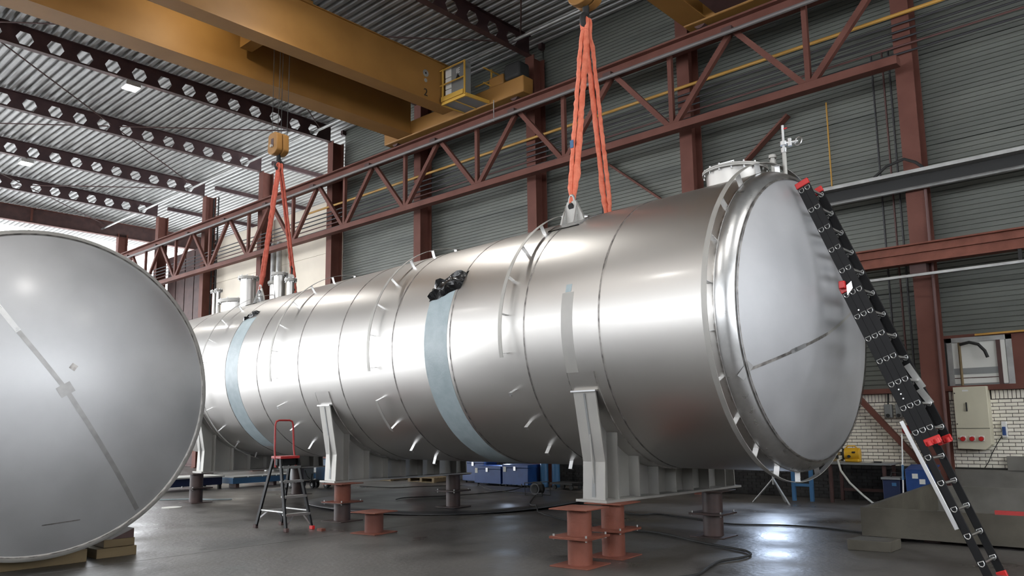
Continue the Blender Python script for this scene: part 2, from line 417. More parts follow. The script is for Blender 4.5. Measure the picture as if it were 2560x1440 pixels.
# saddles
def saddle(s0, sign=1):
    hb = .66 - TS.z
    poly = [T(s0 - .01, -1.50, hb + .03)]
    arc = [TP(s0 - .01, th, TR + .012) for th in [118 + (242 - 118) * i / 30 for i in range(31)]]
    web = MB().prism([T(s0 - .01, -1.56, hb + .03)] + arc + [T(s0 - .01, 1.56, hb + .03)], TU * .02).build('saddle', 'steel_saddle', tank)
    MB().prism([T(s0 - .25, -1.64, hb), T(s0 + .25, -1.64, hb), T(s0 + .25, 1.64, hb), T(s0 - .25, 1.64, hb)], TW * .03).build('base_plate', 'steel_saddle', web)
    ring_band(s0, .44, .012, 'wear_plate', 'steel', web, 109, 251, 60)
    ring_band(s0 - .225, .018, .014, 'wear_plate_weld', 'weld', web, 109, 251, 60)
    ring_band(s0 + .225, .018, .014, 'wear_plate_weld', 'weld', web, 109, 251, 60)
    for sg, nm in ((-1, 'front_plate'), (1, 'rear_plate')):
        lt, ht = sg * TR * sin(rad(62)), -TR * cos(rad(62))
        a, k, b = (sg * 1.58, hb + .03), (sg * 1.56, hb + .50), (sg * (abs(lt) + .06), ht + .02)
        pl = MB()
        for (l0, h0), (l1, h1) in ((a, k), (k, b)):
            pl.prism([T(s0 - .18, l0, h0), T(s0 + .18, l0, h0), T(s0 + .18, l1, h1), T(s0 - .18, l1, h1)], TV * (-sg * .02))
        pl.build(nm, 'steel_saddle', web)
        MB().prism([T(s0 - .205, b[0] + sg * .03, b[1]), T(s0 + .205, b[0] + sg * .03, b[1]), T(s0 + .205, b[0] - sg * .14, b[1] + .01), T(s0 - .205, b[0] - sg * .14, b[1] + .01)], TW * .02).build('cap_plate', 'steel_polish', web)
        MB().prism([T(s0 - .03, a[0] + sg * .002, a[1] + .03), T(s0 + .03, a[0] + sg * .002, a[1] + .03), T(s0 + .02, k[0] + sg * .002, k[1]), T(s0 - .02, k[0] + sg * .002, k[1])], TV * sg * .002).prism(
            [T(s0 - .02, k[0] + sg * .002, k[1]), T(s0 + .02, k[0] + sg * .002, k[1]), T(s0 + .015, b[0] + sg * .002, b[1] - .02), T(s0 - .015, b[0] + sg * .002, b[1] - .02)], TV * sg * .002).build('ground_strip', 'panel_grey', web)
    for l in (-1.30, -.85, -.42, 0, .42, .85, 1.30):
        ht = -math.sqrt((TR + .012) ** 2 - l * l)
        MB().prism([T(s0 - .18, l - .008, hb + .03), T(s0 + .18, l - .008, hb + .03), T(s0 + .18, l - .008, ht), T(s0 - .18, l - .008, ht)], TV * .016).build('rib', 'steel_saddle', web)
    return web
for s in (-2.0, -8.18, -13.8): saddle(s)

# lifting lugs
def lug(s, th, nm='lifting_lug'):
    a = rad(th); n = -TV * sin(a) + TW * cos(a); e = -TV * cos(a) - TW * sin(a)
    p = TP(s, th, TR - .01)
    pad = revolve([(s - .3, TR - .002), (s - .3, TR + .014), (s + .3, TR + .014), (s + .3, TR - .002)], th - 7, th + 7, 8).build(nm, 'steel_polish', tank)
    up = TW
    pl = [(-.24, 0), (.24, 0), (.2, .12), (.08, .34), (-.08, .34), (-.2, .12)]
    MB().prism([p + TU * x + up * (y + .0) - e * .015 for x, y in pl], e * .03).build('lug_plate', 'steel_saddle', pad)
    MB().cyl(p + up * .26 - e * .03, p + up * .26 + e * .03, .05, n=16).build('lug_hole', 'black', pad)
    for x in (-.11, .11):
        MB().prism([p + TU * (x - .008) + e * .015, p + TU * (x - .008) + e * .13, p + TU * (x - .008) + e * .015 + up * .3], TU * .016).build('gusset', 'steel_polish', pad)
    return p + up * .26
LF = lug(-2.85, 28); LB = lug(-3.35, -20)
LF1 = lug(-13.15, 17); LB1 = lug(-13.4, -17)

# manhole, pipes and nozzles along the top
def nozzle(s, l, r, h, fr, ft=.04, bolts=10, mat='steel', name='nozzle', lid=True):
    hb = math.sqrt(TR * TR - (abs(l) + r) ** 2) - .05
    nk = MB().cyl(T(s, l, hb), T(s, l, h), r, n=28).build(name, mat, tank)
    MB().cyl(T(s, l, h - ft), T(s, l, h), fr, n=32).build('flange', 'steel_saddle', nk)
    if lid: MB().cyl(T(s, l, h + .004), T(s, l, h + .004 + ft), fr, n=32).build('cover', 'steel_saddle', nk)
    if bolts:
        for i in range(bolts):
            a = 2 * PI * i / bolts; rr = fr - .025
            p = T(s + rr * cos(a), l + rr * sin(a), 0)
            MB().cyl(p + TW * (h - ft - .03), p + TW * (h + ft + .03), .012, n=6).build('bolt', 'steel_polish', nk)
    return nk
mh = nozzle(-.68, 0, .38, 2.08, .435, .02, 16, name='manhole')
MB().tube([T(-.75, -.25, 2.1), T(-.75, -.25, 2.17), T(-.55, -.25, 2.17), T(-.55, -.25, 2.1)], .012, 6).build('handle', 'steel_polish', mh)
p0 = MB().cyl(T(-.13, 0, 1.8), T(-.13, 0, 2.16), .03, n=12).cyl(T(-.13, 0, 2.05), T(-.13, 0, 2.12), .042, n=12).cyl(T(-.13, 0, 2.15), T(-.13, 0, 2.19), .05, n=12).build('vent_pipe', 'steel_saddle', tank)
p1 = MB().cyl(T(.03, 0, 1.75), T(.03, 0, 2.2), .028, n=12).build('sample_pipe', 'steel_saddle', tank)
MB().cyl(T(.03, 0, 2.18), T(.03, 0, 2.24), .04, n=12).cyl(T(.03, 0, 2.28), T(.03, 0, 2.33), .045, n=12).build('union', 'steel_polish', p1)
MB().cyl(T(.03, 0, 2.2), T(.03, 0, 2.55), .018, n=10).build('riser', 'steel_polish', p1)
MB().cyl(T(.03, 0, 2.31), T(.2, .06, 2.31), .022, n=10).cyl(T(.1, .03, 2.26), T(.1, .03, 2.36), .03, n=10).build('valve_body', 'steel_polish', p1)
MB().tube([T(.2 + .045 * cos(a), .06 + .02 * sin(a), 2.31 + .06 * sin(a)) for a in [2 * PI * i / 12 for i in range(12)]], .01, 6, True).build('valve_handle', 'steel_polish', p1)
MB().bar(T(.03, 0, 2.5), T(.09, 0, 2.5), .015, .015).build('tap_lever', 'red_plastic', p1)
nozzle(-14.3, -.3, .19, 2.58, .26, .03, 10)
nozzle(-13.85, .2, .12, 2.45, .18, .03, 8)
nozzle(-12.95, -.15, .14, 2.5, .2, .03, 8)
nozzle(-12.5, -.1, .09, 2.3, .15, .03, 8)
nozzle(-15.4, 0, .46, 2.12, .55, .04, 12, name='manhole')
for s in (-16.3, -16.05): nozzle(s, -.3, .05, 2.5, .11, .02, 6)

# crumpled black plastic over the tape ends
def crumple(s0, s1, th0, th1, n, m, amp, seed):
    rnd = random.Random(seed); rows = []
    for i in range(n + 1):
        r = []
        for j in range(m + 1):
            e = i in (0, n) or j in (0, m)
            rr = TR + (.004 if e else .02 + rnd.random() * amp)
            u, v = i / n, j / m
            r.append(TP(s0 + (s1 - s0) * u + (0 if e and 0 else rnd.uniform(-.02, .02)), th0 + (th1 - th0) * v + 5 * u * -1 + rnd.uniform(-.6, .6), rr))
        rows.append(r)
    return MB().grid(rows, False)
crumple(-5.1, -4.4, 59, 69.5, 10, 7, .11, 3).build('plastic_cover', 'black_plastic', tank)
crumple(-12.0, -11.5, 50.5, 53.5, 8, 4, .07, 5).build('plastic_cover', 'black_plastic', tank)
# weld lines on the dome
def dome_strip(p, q, w, name, mat, parent, n=20, fr=T, Rc=4.2, h=HD, off=.003):
    rows = [[], []]; d = Vector((q[0] - p[0], q[1] - p[1])).normalized(); nn = Vector((-d.y, d.x)) * (w / 2)
    for i in range(n + 1):
        x, y = p[0] + (q[0] - p[0]) * i / n, p[1] + (q[1] - p[1]) * i / n
        for r, sg in ((0, 1), (1, -1)):
            a, b = x + nn.x * sg, y + nn.y * sg
            rows[r].append(fr(dome_s(min(math.hypot(a, b), Rc * .99), Rc, h) + off, a, b))
    return MB().grid(rows, True).build(name, mat, parent)
dome_strip((-1.60, -.72), (-.3, -.25), .035, 'weld_line', 'weld_dark', dome)
dome_strip((-.3, -.25), (1.55, .55), .035, 'weld_line', 'steel_saddle', dome)
dome_strip((-1.0, -.5), (-.75, -.41), .05, 'polished_patch', 'steel_polish', dome, 6, off=.004)
dome_strip((-1.66, -.80), (-1.56, -.64), .10, 'polished_patch', 'steel_polish', dome, 6, off=.004)

# ------------------------------------------------------------------ SECOND TANK, its dished end close on the left
A2 = -.0744
S2 = Vector((-10.31, 3.125, 2.09)); R2 = 1.925
U2 = Vector((cos(A2), sin(A2), 0)); V2 = Vector((-sin(A2), cos(A2), 0))
def Q(s, l, h): return S2 + U2 * s + V2 * l + TW * h
def QP(s, th, r): a = rad(th); return Q(s, -r * sin(a), r * cos(a))
tank2 = thing('dished_tank_end', 'large dished stainless tank end lying close to the camera at the left edge', 'tank', Q(0, 0, -1.92))
revolve([(-1.6, R2), (-.04, R2), (0, R2)], frame=QP).build('shell', 'steel', tank2)
RC2 = 4.6
HD2 = RC2 - math.sqrt(RC2 ** 2 - (R2 - .05) ** 2)
d2 = revolve([(HD2 - RC2 + RC2 * cos(x), max(RC2 * sin(x), .0005)) for x in [math.asin((R2 - .05) / RC2) * (1 - i / 30) for i in range(31)]], frame=QP).build('head_dome', 'steel_dome_worn', tank2)
revolve([(-.06, R2 - .03), (-.06, R2 + .012), (-.012, R2 + .014), (.004, R2 - .004), (.014, R2 - .03), (.0, R2 - .055)], frame=QP).build('rim', 'steel_saddle', tank2)
revolve([(.012, R2 - .03), (.018, R2 - .036), (.008, R2 - .046)], frame=QP).build('rim_weld', 'weld_dark', tank2)
def ds2(*a, **k): return dome_strip(*a, **k, fr=Q, Rc=RC2, h=HD2)

# ------------------------------------------------------------------ floodlights
def flood(x, y, z, label, aim=(0, 0, -1), power=LAMP_W):
    t = thing('floodlight', label, 'lamp', (x, y, z), group='floodlights on the roof beams')
    MB().box(x - .2, x + .2, y - .22, y + .22, z + .05, z + .2).build('housing', 'alu_dull', t)
    MB().box(x - .18, x + .18, y - .2, y + .2, z + .02, z + .05).build('lens', 'lens', t)
    MB().box(x - .03, x + .03, y - .03, y + .03, z + .2, 12.6).build('bracket', 'rust_dark', t)
    L = bpy.data.lights.new('flood_light', 'SPOT'); L.energy = power; L.spot_size = rad(140); L.spot_blend = .6; L.shadow_soft_size = .25
    L.color = (1, .97, .92)
    lo = bpy.data.objects.new('flood_light', L); COL.objects.link(lo); lo.location = (0, 0, -.02); lo.parent = t
for k, l in ((4, 'brightest floodlight, on the roof beam next to the crane girder'), (6, 'smaller floodlight further down the roof, left edge'),
             (2, 'floodlight on the dark roof beam above the crane')):
    flood(XC[k], 9.3, 12.3, l)
for k, l in ((0, 'floodlight high behind the camera, near end'), (2, 'floodlight high over the left tank end'), (4, 'floodlight over the open floor on the left')):
    flood(XC[k], -2.5, 12.3, l)
flood(XC[0] + 10.1, 9.3, 12.3, 'floodlight high to the right, out of the picture')
flood(XC[0] + 5.07, 3.0, 12.3, 'added floodlight above the camera, for a highlight on the left dome')  # added lamp, puts a bright spot on the left dome
ds2((-.62, 1.02), (-.36, .66), .06, 'weld_line', 'steel_polish', d2, 6)
ds2((-.36, .66), (.14, .02), .05, 'weld_line', 'weld_soft', d2, 10)
ds2((.14, .02), (1.12, -1.44), .055, 'weld_line', 'weld_soft', d2, 16)
ds2((.07, -.03), (.21, .06), .13, 'polished_patch', 'weld_soft', d2, 4, off=.004)
ds2((.18, .30), (.24, .26), .07, 'scuff_mark', 'weld_dark', d2, 3)
ds2((.05, -1.53), (.45, -1.50), .012, 'scuff_mark', 'weld_dark', d2, 6)
# timber under it
for i, (x, y0, y1, h, lab) in enumerate(((-10.9, 2.2, 3.9, .155, 'pale timber beam under the dished tank end, nearer the camera'), (-11.6, 2.2, 4.2, .155, 'timber beam under the dished tank end, further back'))):
    tag(MB().box(x - .1, x + .1, y0, y1, 0, h).build('timber_beam', 'wood', bevel=.006), lab, 'timber', 'timbers under the dished tank end')
t = thing('timber_chock', 'stacked timber chock wedged against the dished tank end', 'chock', (-11.15, 4.3, 0))
MB().box(-11.4, -10.9, 4.05, 4.55, 0, .12).build('plank', 'wood', t, bevel=.005)
MB().box(-11.38, -10.95, 4.15, 4.54, .122, .22).build('plank', 'wood', t, bevel=.005)
MB().prism([(-11.36, 4.25, .222), (-11.36, 4.53, .222), (-11.36, 4.53, .34)], (.4, 0, 0)).build('wedge', 'rust_dark', t)

# ================================================================== CRANES
def text_mesh(body, size, name, mat, parent, mtx, ext=.002):
    cu = bpy.data.curves.new('txt', 'FONT'); cu.body = body; cu.size = size; cu.extrude = ext; cu.align_x = 'CENTER'
    to = bpy.data.objects.new('txt', cu); COL.objects.link(to)
    bpy.context.view_layer.update()
    me = bpy.data.meshes.new_from_object(to.evaluated_get(bpy.context.evaluated_depsgraph_get()))
    bpy.data.objects.remove(to); bpy.data.curves.remove(cu)
    me.transform(wm(parent).inverted() @ mtx if parent else mtx)
    me.materials.clear(); me.materials.append(M[mat])
    o = bpy.data.objects.new(name, me); COL.objects.link(o); o.parent = parent
    return o
FACE_X = Matrix(((0, 0, 1, 0), (1, 0, 0, 0), (0, 1, 0, 0), (0, 0, 0, 1)))      # reads from +X
FACE_Y = Matrix(((1, 0, 0, 0), (0, 0, -1, 0), (0, 1, 0, 0), (0, 0, 0, 1)))     # reads from -Y
ZG = 11.15
def girder(root, x0, x1, y1, z1=12.5):
    g = MB().box(x0 + .06, x1 - .06, -11.5, y1, ZG + .02, z1 - .02).build('girder', 'crane', root)
    MB().box(x0, x1, -11.5, y1, ZG, ZG + .022).build('bottom_flange', 'crane', g)
    MB().box(x0, x1, -11.5, y1, z1 - .02, z1).build('top_flange', 'crane', g)
    MB().box((x0 + x1) / 2 - .03, (x0 + x1) / 2 + .03, -11.5, y1 - .5, z1, z1 + .05).build('trolley_rail', 'rust_dark', g)
    return g
cr1 = thing('overhead_crane', 'yellow double-girder overhead crane numbered 2 with a maintenance cage', 'crane', (-17.9, 2, ZG))
girder(cr1, -19.45, -18.76, 15.97)
g2 = girder(cr1, -16.87, -16.36, 15.6)
text_mesh('2', .32, 'crane_number', 'black', g2, Matrix.Translation((-16.415, 14.5, 11.28)) @ FACE_X)
MB().cyl((-16.43, 14.5, 11.98), (-16.414, 14.5, 11.98), .11, n=20).build('round_mark', 'alu_dull', g2)
MB().cyl((-16.43, 14.5, 11.76), (-16.414, 14.5, 11.76), .06, n=16).build('round_mark', 'alu_dull', g2)
MB().cyl((-16.42, 14.5, 11.98), (-16.41, 14.5, 11.98), .03, n=12).build('round_mark', 'black', g2)
ec = MB().box(-20.2, -13.9, 15.97, 16.42, 11.12, 11.62).build('end_carriage', 'crane', cr1, bevel=.03)
for x in (-19.8, -14.4): MB().cyl((x, 16.12, 11.2), (x, 16.28, 11.2), .16, n=20).build('wheel', 'rust_dark', ec)
MB().box(-14.6, -14.0, 15.9, 16.4, 11.62, 12.1).build('drive_motor', 'rubber', cr1, bevel=.08)
MB().box(-15.3, -14.7, 16.0, 16.4, 11.62, 11.95).build('gearbox', 'crane', cr1, bevel=.05)
MB().bar((-15.0, 15.9, 11.15), (-15.0, 15.9, 10.5), .02, .02).build('current_arm', 'galv', cr1)
# cage: platform frame, grille, posts, rails, cabinet
pf = MB()
for a, b in (((-16.36, 15.1), (-15.35, 15.1)), ((-15.35, 15.1), (-15.25, 16.1)), ((-15.25, 16.1), (-16.3, 16.1)), ((-16.36, 15.1), (-16.3, 16.1))):
    pf.bar((*a, 11.19), (*b, 11.19), .05, .1)
cg = pf.build('cage_frame', 'crane_light', cr1)
MB().box(-16.3, -15.33, 15.13, 16.07, 11.16, 11.18).build('grille', 'panel_grey', cg)
MB().bar((-15.85, 15.1, 11.155), (-15.8, 16.1, 11.155), .03, .03).build('joist', 'crane_light', cg)
for p in ((-16.3, 15.07), (-15.37, 15.07), (-15.25, 16.08)):
    MB().bar((*p, 11.2), (*p, 12.25), .04, .04).build('post', 'crane_light', cg)
for z in (11.75, 12.22):
    MB().bar((-16.5, 15.07, z), (-15.37, 15.07, z), .035, .035).build('guard_rail', 'crane_light', cg)
    MB().bar((-15.22, 15.7, z - .05), (-15.22, 16.6, z - .05), .035, .035).build('guard_rail', 'crane_light', cg)
    MB().bar((-15.95, 16.1, z - .3), (-15.22, 16.1, z - .3), .03, .03).build('guard_rail', 'crane_light', cg)
MB().box(-16.33, -15.4, 15.02, 15.06, 11.22, 11.36).build('toe_board', 'crane_light', cg)
cabn = MB().box(-16.3, -15.55, 15.2, 15.5, 11.25, 12.35).build('control_cabinet', 'panel_grey', cr1)
for i in range(3): MB().box(-16.3, -16.06, 15.18, 15.2, 11.28 + i * .36, 11.61 + i * .36).build('white_strip', 'white', cabn)
text_mesh('IE', .22, 'cabinet_mark', 'white', cabn, Matrix.Translation((-15.78, 15.195, 12.02)) @ FACE_Y)
MB().prism([(-15.9, 15.195, 11.82), (-15.66, 15.195, 11.82), (-15.78, 15.195, 12.0)], (0, -.004, 0)).build('warning_triangle', 'black', cabn)
tl = MB().box(-18.9, -16.7, 9.2, 11.4, 12.55, 12.62).box(-18.4, -17.0, 9.5, 11.0, 12.6, 13.0).build('hoist_trolley', 'crane', cr1)
MB().box(-18.5, -17.6, 9.75, 10.1, 11.75, 12.55).build('hoist_shadow_block', 'crane', tl)  # hoist body added under the trolley to cast a shadow on the far girder
cl = MB().prism([(-17.02, 8.0, 11.95), (-17.02, 8.4, 11.95), (-17.12, 8.4, 12.15), (-17.12, 8.0, 12.15)], (.12, 0, .02)).build('added_crane_lamp', 'rubber', cr1)  # lamp added between the girders to light the far girder's inner face
MB().prism([(-17.03, 8.03, 11.97), (-17.03, 8.37, 11.97), (-17.125, 8.37, 12.13), (-17.125, 8.03, 12.13)], (-.004, 0, -.001)).build('lens', 'white', cl)
CLt = bpy.data.lights.new('girder_fill_light', 'SPOT'); CLt.energy = 85; CLt.spot_size = rad(150); CLt.spot_blend = .5; CLt.shadow_soft_size = .06; CLt.color = (1, .93, .75)
clo = bpy.data.objects.new('girder_fill_light', CLt); COL.objects.link(clo); clo.parent = cl
clo.matrix_basis = wm(cl).inverted() @ (Matrix.Translation((-17.2, 8.2, 11.98)) @ Vector((-1, -.1, -.5)).to_track_quat('-Z', 'Y').to_matrix().to_4x4())

cr2 = thing('overhead_crane', 'dark yellow overhead crane seen from below at the top edge', 'crane', (-7.2, 2, ZG))
girder(cr2, -8.75, -8.15, 16.0); girder(cr2, -6.2, -5.6, 15.6)
e2 = MB().box(-8.75, -4.6, 15.97, 16.42, 11.12, 11.6).build('end_carriage', 'crane', cr2, bevel=.03)
MB().box(-7.9, -6.4, 15.1, 16.0, 11.16, 11.2).build('platform', 'rust_dark', cr2)
for x in (-8.4, -5.0): MB().cyl((x, 16.12, 11.2), (x, 16.28, 11.2), .16, n=20).build('wheel', 'rust_dark', e2)
MB().box(-8.2, -6.1, 8.6, 10.6, 12.5, 12.62).box(-7.9, -6.5, 8.8, 10.4, 12.6, 13.0).build('hoist_trolley', 'crane', cr2)

# hook blocks with ropes, hook and slings
def hook_block(p, label, zt, flip=1):
    t = thing('hook_block', label, 'hook block', p)
    p = Vector(p)
    ck = []
    for i in range(17):
        a = PI * i / 16; ck.append((.22 * cos(a), -.14 * sin(a)))
    out = [(x, z + .25) for x, z in ck][::-1]
    poly = out + [(.2, .62), (.12, .68), (-.12, .68), (-.2, .62)]
    b = None
    for y in (-.19, .0):
        b = MB().prism([p + Vector((x, y, z)) for x, z in poly], (0, .16, 0)).build('sheave_housing', 'crane', t, bevel=.015)
        MB().box(p.x - .06, p.x + .06, p.y + y - .004, p.y + y + .164, p.z + .3, p.z + .52).build('slot', 'rust_dark', b)
    MB().cyl(p + Vector((0, -.24, .32)), p + Vector((0, .2, .32)), .04, n=12).build('pin', 'steel_saddle', t)
    MB().cyl(p + Vector((0, 0, -.02)), p + Vector((0, 0, .16)), .055, n=14).build('shank', 'rubber', t)
    hk = [p + Vector((0, .02, .02))]
    for i in range(13):
        a = rad(80 - 270 * i / 12); hk.append(p + Vector((0, .10 * cos(a) * flip, -.13 + .11 * sin(a))))
    MB().tube(hk, .05, 10, rr=[.05] + [.05 - .03 * max(0, (i - 7)) / 5 for i in range(13)]).build('hook', 'rubber', t)
    for x, y in ((-.17, -.1), (.13, -.12), (-.08, .1), (.17, .12)):
        MB().cyl(p + Vector((x, y, .5)), (p.x + x * 1.2, p.y + y, zt), .009, n=6, caps=False).build('wire_rope', 'rope', t)
    return p + Vector((0, .02 * flip, -.21))
H1 = hook_block(T(-13.28, -.1, 5.52), 'yellow hook block on four ropes, over the far end of the tank', 12.6)
H2 = hook_block(T(-3.1, -.12, 5.33), 'hook block at the top edge, over the near end of the tank', 12.6, -1)
def sling(h, lg, label, mat, w, seed, top):
    rnd = random.Random(seed); h = Vector(h); lg = Vector(lg)
    t = thing('round_sling', label, 'sling', lg, group='orange round slings')
    d = (lg - h); side = Vector((d.x, d.y, 0)).cross(Vector((0, 0, 1)))
    if side.length < .05: side = TU.copy()
    side.normalize()
    N = 46
    for sg, nm in ((-1, 'strand'), (1, 'strand')):
        pts = []; rr = []
        for i in range(N + 1):
            u = i / N; off = sg * w * .55 * min(1, 6 * u + .35) * min(1, 5 * (1 - u) + .4)
            pts.append(h + d * u + side * off + TW * (-.0) + Vector((rnd.uniform(-1, 1), rnd.uniform(-1, 1), 0)) * .006)
            rr.append(w * (.52 + rnd.uniform(-.07, .09)) * (1 if u < .8 else 1.12) * (min(1, .6 + 4 * (1 - u))))
        MB().tube(pts, w, 10, rr=rr, flat=.7).build(nm, mat, t)
    # loop over the hook
    lp = [h + side * (w * .5 * cos(a)) + TW * (.05 + .07 * sin(a)) + d.normalized() * .0 for a in [PI * i / 8 for i in range(9)]]
    MB().tube([h + side * w * .3 + d * .03] + lp + [h - side * w * .3 + d * .03], w * .48, 8).build('loop', mat, t)
    MB().tube([lg + TU * (.05 * cos(a)) + TW * (.03 + .09 * sin(a)) for a in [2 * PI * i / 14 for i in range(14)]], .018, 8, True).build('shackle', 'galv', t)
    return t
s1 = sling(H2 + TV * -.02, LF + TW * .05, 'orange sling to the lug on the camera side, near the camera, with a blue tag', 'sling', .085, 1, 0)
sling(H2 + TV * .05, LB + TW * .05, 'orange sling to the hidden far-side lug, near the camera', 'sling', .085, 2, 0)
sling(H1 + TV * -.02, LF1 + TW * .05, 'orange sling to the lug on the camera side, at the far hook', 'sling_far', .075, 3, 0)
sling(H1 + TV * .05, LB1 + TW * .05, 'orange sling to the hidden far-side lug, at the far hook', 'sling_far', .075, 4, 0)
pq = H2 + (LF - H2) * .68
MB().box(pq.x - .06, pq.x + .0, pq.y - .085, pq.y - .075, pq.z - .06, pq.z + .06).build('tag', 'blue_frame', s1)

# ================================================================== PIPE STANDS
def spool(root, z0, mat, mat2, h=.33, r=.145, hp=.26):
    MB().cyl((0, 0, z0 + .012), (0, 0, z0 + h - .012), r, n=28).build('pipe', mat, root, world=False)
    MB().box(-hp, hp, -hp, hp, z0, z0 + .014).build('plate', mat2, root, world=False, bevel=.003)
    MB().box(-hp, hp, -hp, hp, z0 + h - .014, z0 + h).build('plate', mat2, root, world=False, bevel=.003)
def stand(x, y, rz, label, n, m1, m2, m3, bolts=True, z=0):
    t = thing('pipe_stand', label, 'stand', (x, y, z), rz, 'steel pipe stands')
    spool(t, 0, m1, m3)
    if n > 1:
        spool(t, .33, m2, m2)
        if bolts:
            for i in (-1, 1):
                for j in (-1, 1): MB().cyl((i * .22, j * .22, .30), (i * .22, j * .22, .37), .013, n=6).build('bolt', 'galv', t, world=False)
    return t
stand(-5.76, 7.50, .1, 'rust-red double pipe stand standing free in front of the near saddle', 2, 'rust_bright', 'rust_bright', 'rust_bright')
stand(-5.83, 8.28, .1, 'rust-red double pipe stand under the front of the near saddle', 2, 'rust_bright', 'rust_bright', 'rust_bright')
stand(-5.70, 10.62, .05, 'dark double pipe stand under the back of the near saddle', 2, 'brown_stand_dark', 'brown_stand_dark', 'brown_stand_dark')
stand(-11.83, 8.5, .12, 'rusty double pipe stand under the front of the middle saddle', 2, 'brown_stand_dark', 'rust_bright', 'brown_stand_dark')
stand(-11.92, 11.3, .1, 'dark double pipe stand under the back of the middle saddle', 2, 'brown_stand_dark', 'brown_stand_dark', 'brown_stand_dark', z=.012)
stand(-10.07, 7.84, .15, 'low single pipe stand with a rusty top standing free in the middle', 1, 'rust', 'rust_bright', 'rust_bright')
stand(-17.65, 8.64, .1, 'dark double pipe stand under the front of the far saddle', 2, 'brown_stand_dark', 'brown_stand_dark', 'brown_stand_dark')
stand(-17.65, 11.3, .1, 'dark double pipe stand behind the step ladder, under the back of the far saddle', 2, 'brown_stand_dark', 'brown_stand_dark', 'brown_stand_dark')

# ================================================================== EXTENSION LADDER
def ext_ladder():
    dz = Vector((-1.125, 0, 2.891)).normalized(); nx = Vector((2.891, 0, 1.125)).normalized()    # along, and away from the tank
    base = Vector((-3.469, 9.2, 4.435))
    def P(z, k, y): return Vector((base.x - (4.435 - z) * dz.x / dz.z, y, z)) + nx * (k * .078)
    t = thing('extension_ladder', 'tall black three-section ladder with red caps leaning on the tank end', 'ladder', (-1.9, 9.4, 0))
    Y0, YS, rw, rt = 9.2, {-2: 9.76, -1: 9.715, 0: 9.67}, .08, .028
    spans = {-2: (.0, 3.2), -1: (1.43, 4.52), 0: (1.43, 4.52)}
    for k, (za, zb) in spans.items():
        Y1 = YS[k]
        for y in (Y0, Y1 - rt):
            a, b = P(za, k, y + rt / 2), P(zb, k, y + rt / 2)
            r = MB().bar(a, b, rt, rw, nx).build('stile', 'ladder_black', t, bevel=.004)
            for z, e in ((za, -1), (zb, 1)):
                c = P(z, k, y + rt / 2)
                MB().bar(c - dz * .045, c + dz * .03, rt + .014, rw + .012, nx).build('end_cap', 'red_plastic', r, bevel=.008)
        n0 = 1.544; i = -6
        while True:
            z = n0 + i * .2630; i += 1
            if z > zb - .04: break
            if z < za + .08: continue
            rg = MB().cyl(P(z, k, Y0 + rt * .7), P(z, k, Y1 - rt * .7), .017, n=12).build('rung', 'alu', t)
            for y in (Y0 - .001, Y1 - rt - .001):
                c = P(z, k, y)
                dd = [c + nx * (.027 * x) + dz * (.025 * q) for x, q in ((-1, 1), (1, 1), (1, .1), (.75, -.6), (0, -1), (-.75, -.6), (-1, .1))]
                MB().tube(dd, .0055, 6, True).build('rung_end', 'alu', rg)
    # red hooks and guides, lock, stabiliser bar and struts
    c = P(3.2, -2, Y0); MB().bar(c + Vector((0, -.03, 0)), c + Vector((0, -.03, .09)), .07, .06).build('guide_cap', 'red_plastic', t, bevel=.01)
    c = P(3.16, -1.2, Y0 - .012); MB().prism([c + nx * -.05 + dz * -.05, c + nx * .04 + dz * .0, c + nx * .06 + dz * .08, c + nx * -.01 + dz * .06], (0, -.01, 0)).build('lock_plate', 'alu', t)
    a, b = P(1.7, -2.9, Y0 - .03), P(.58, -2.7, Y0 - .03)
    MB().bar(a, b, .025, .045, nx).build('stabiliser_bar', 'alu', t, bevel=.004)
    for z0, z1 in ((2.26, 1.98), (1.98, 1.80)):
        MB().bar(P(z0, -.2, 9.62), P(z1, .25, 9.65), .02, .07, nx).build('strut', 'alu_dull', t)
    for k in (-1, 0):
        for y in (Y0 + .01, YS[k] - .01):
            c = P(1.40, k, y); MB().cyl(c - dz * .02, c + dz * .03, .036, n=12).build('foot_cap', 'red_plastic', t)
    for z in (2.92, 2.0, 1.95, 1.9):
        c = P(z, -1.4, Y0 - .002); MB().cyl(c, c + Vector((0, -.006, 0)), .009, n=8).build('rivet', 'alu', t)
    for y in (Y0, YS[-2] - rt):
        c = P(.03, -2, y + rt / 2); MB().bar(c - dz * .03, c + dz * .07, rt + .02, rw + .02, nx).build('rubber_foot', 'red_plastic', t, bevel=.008)
ext_ladder()

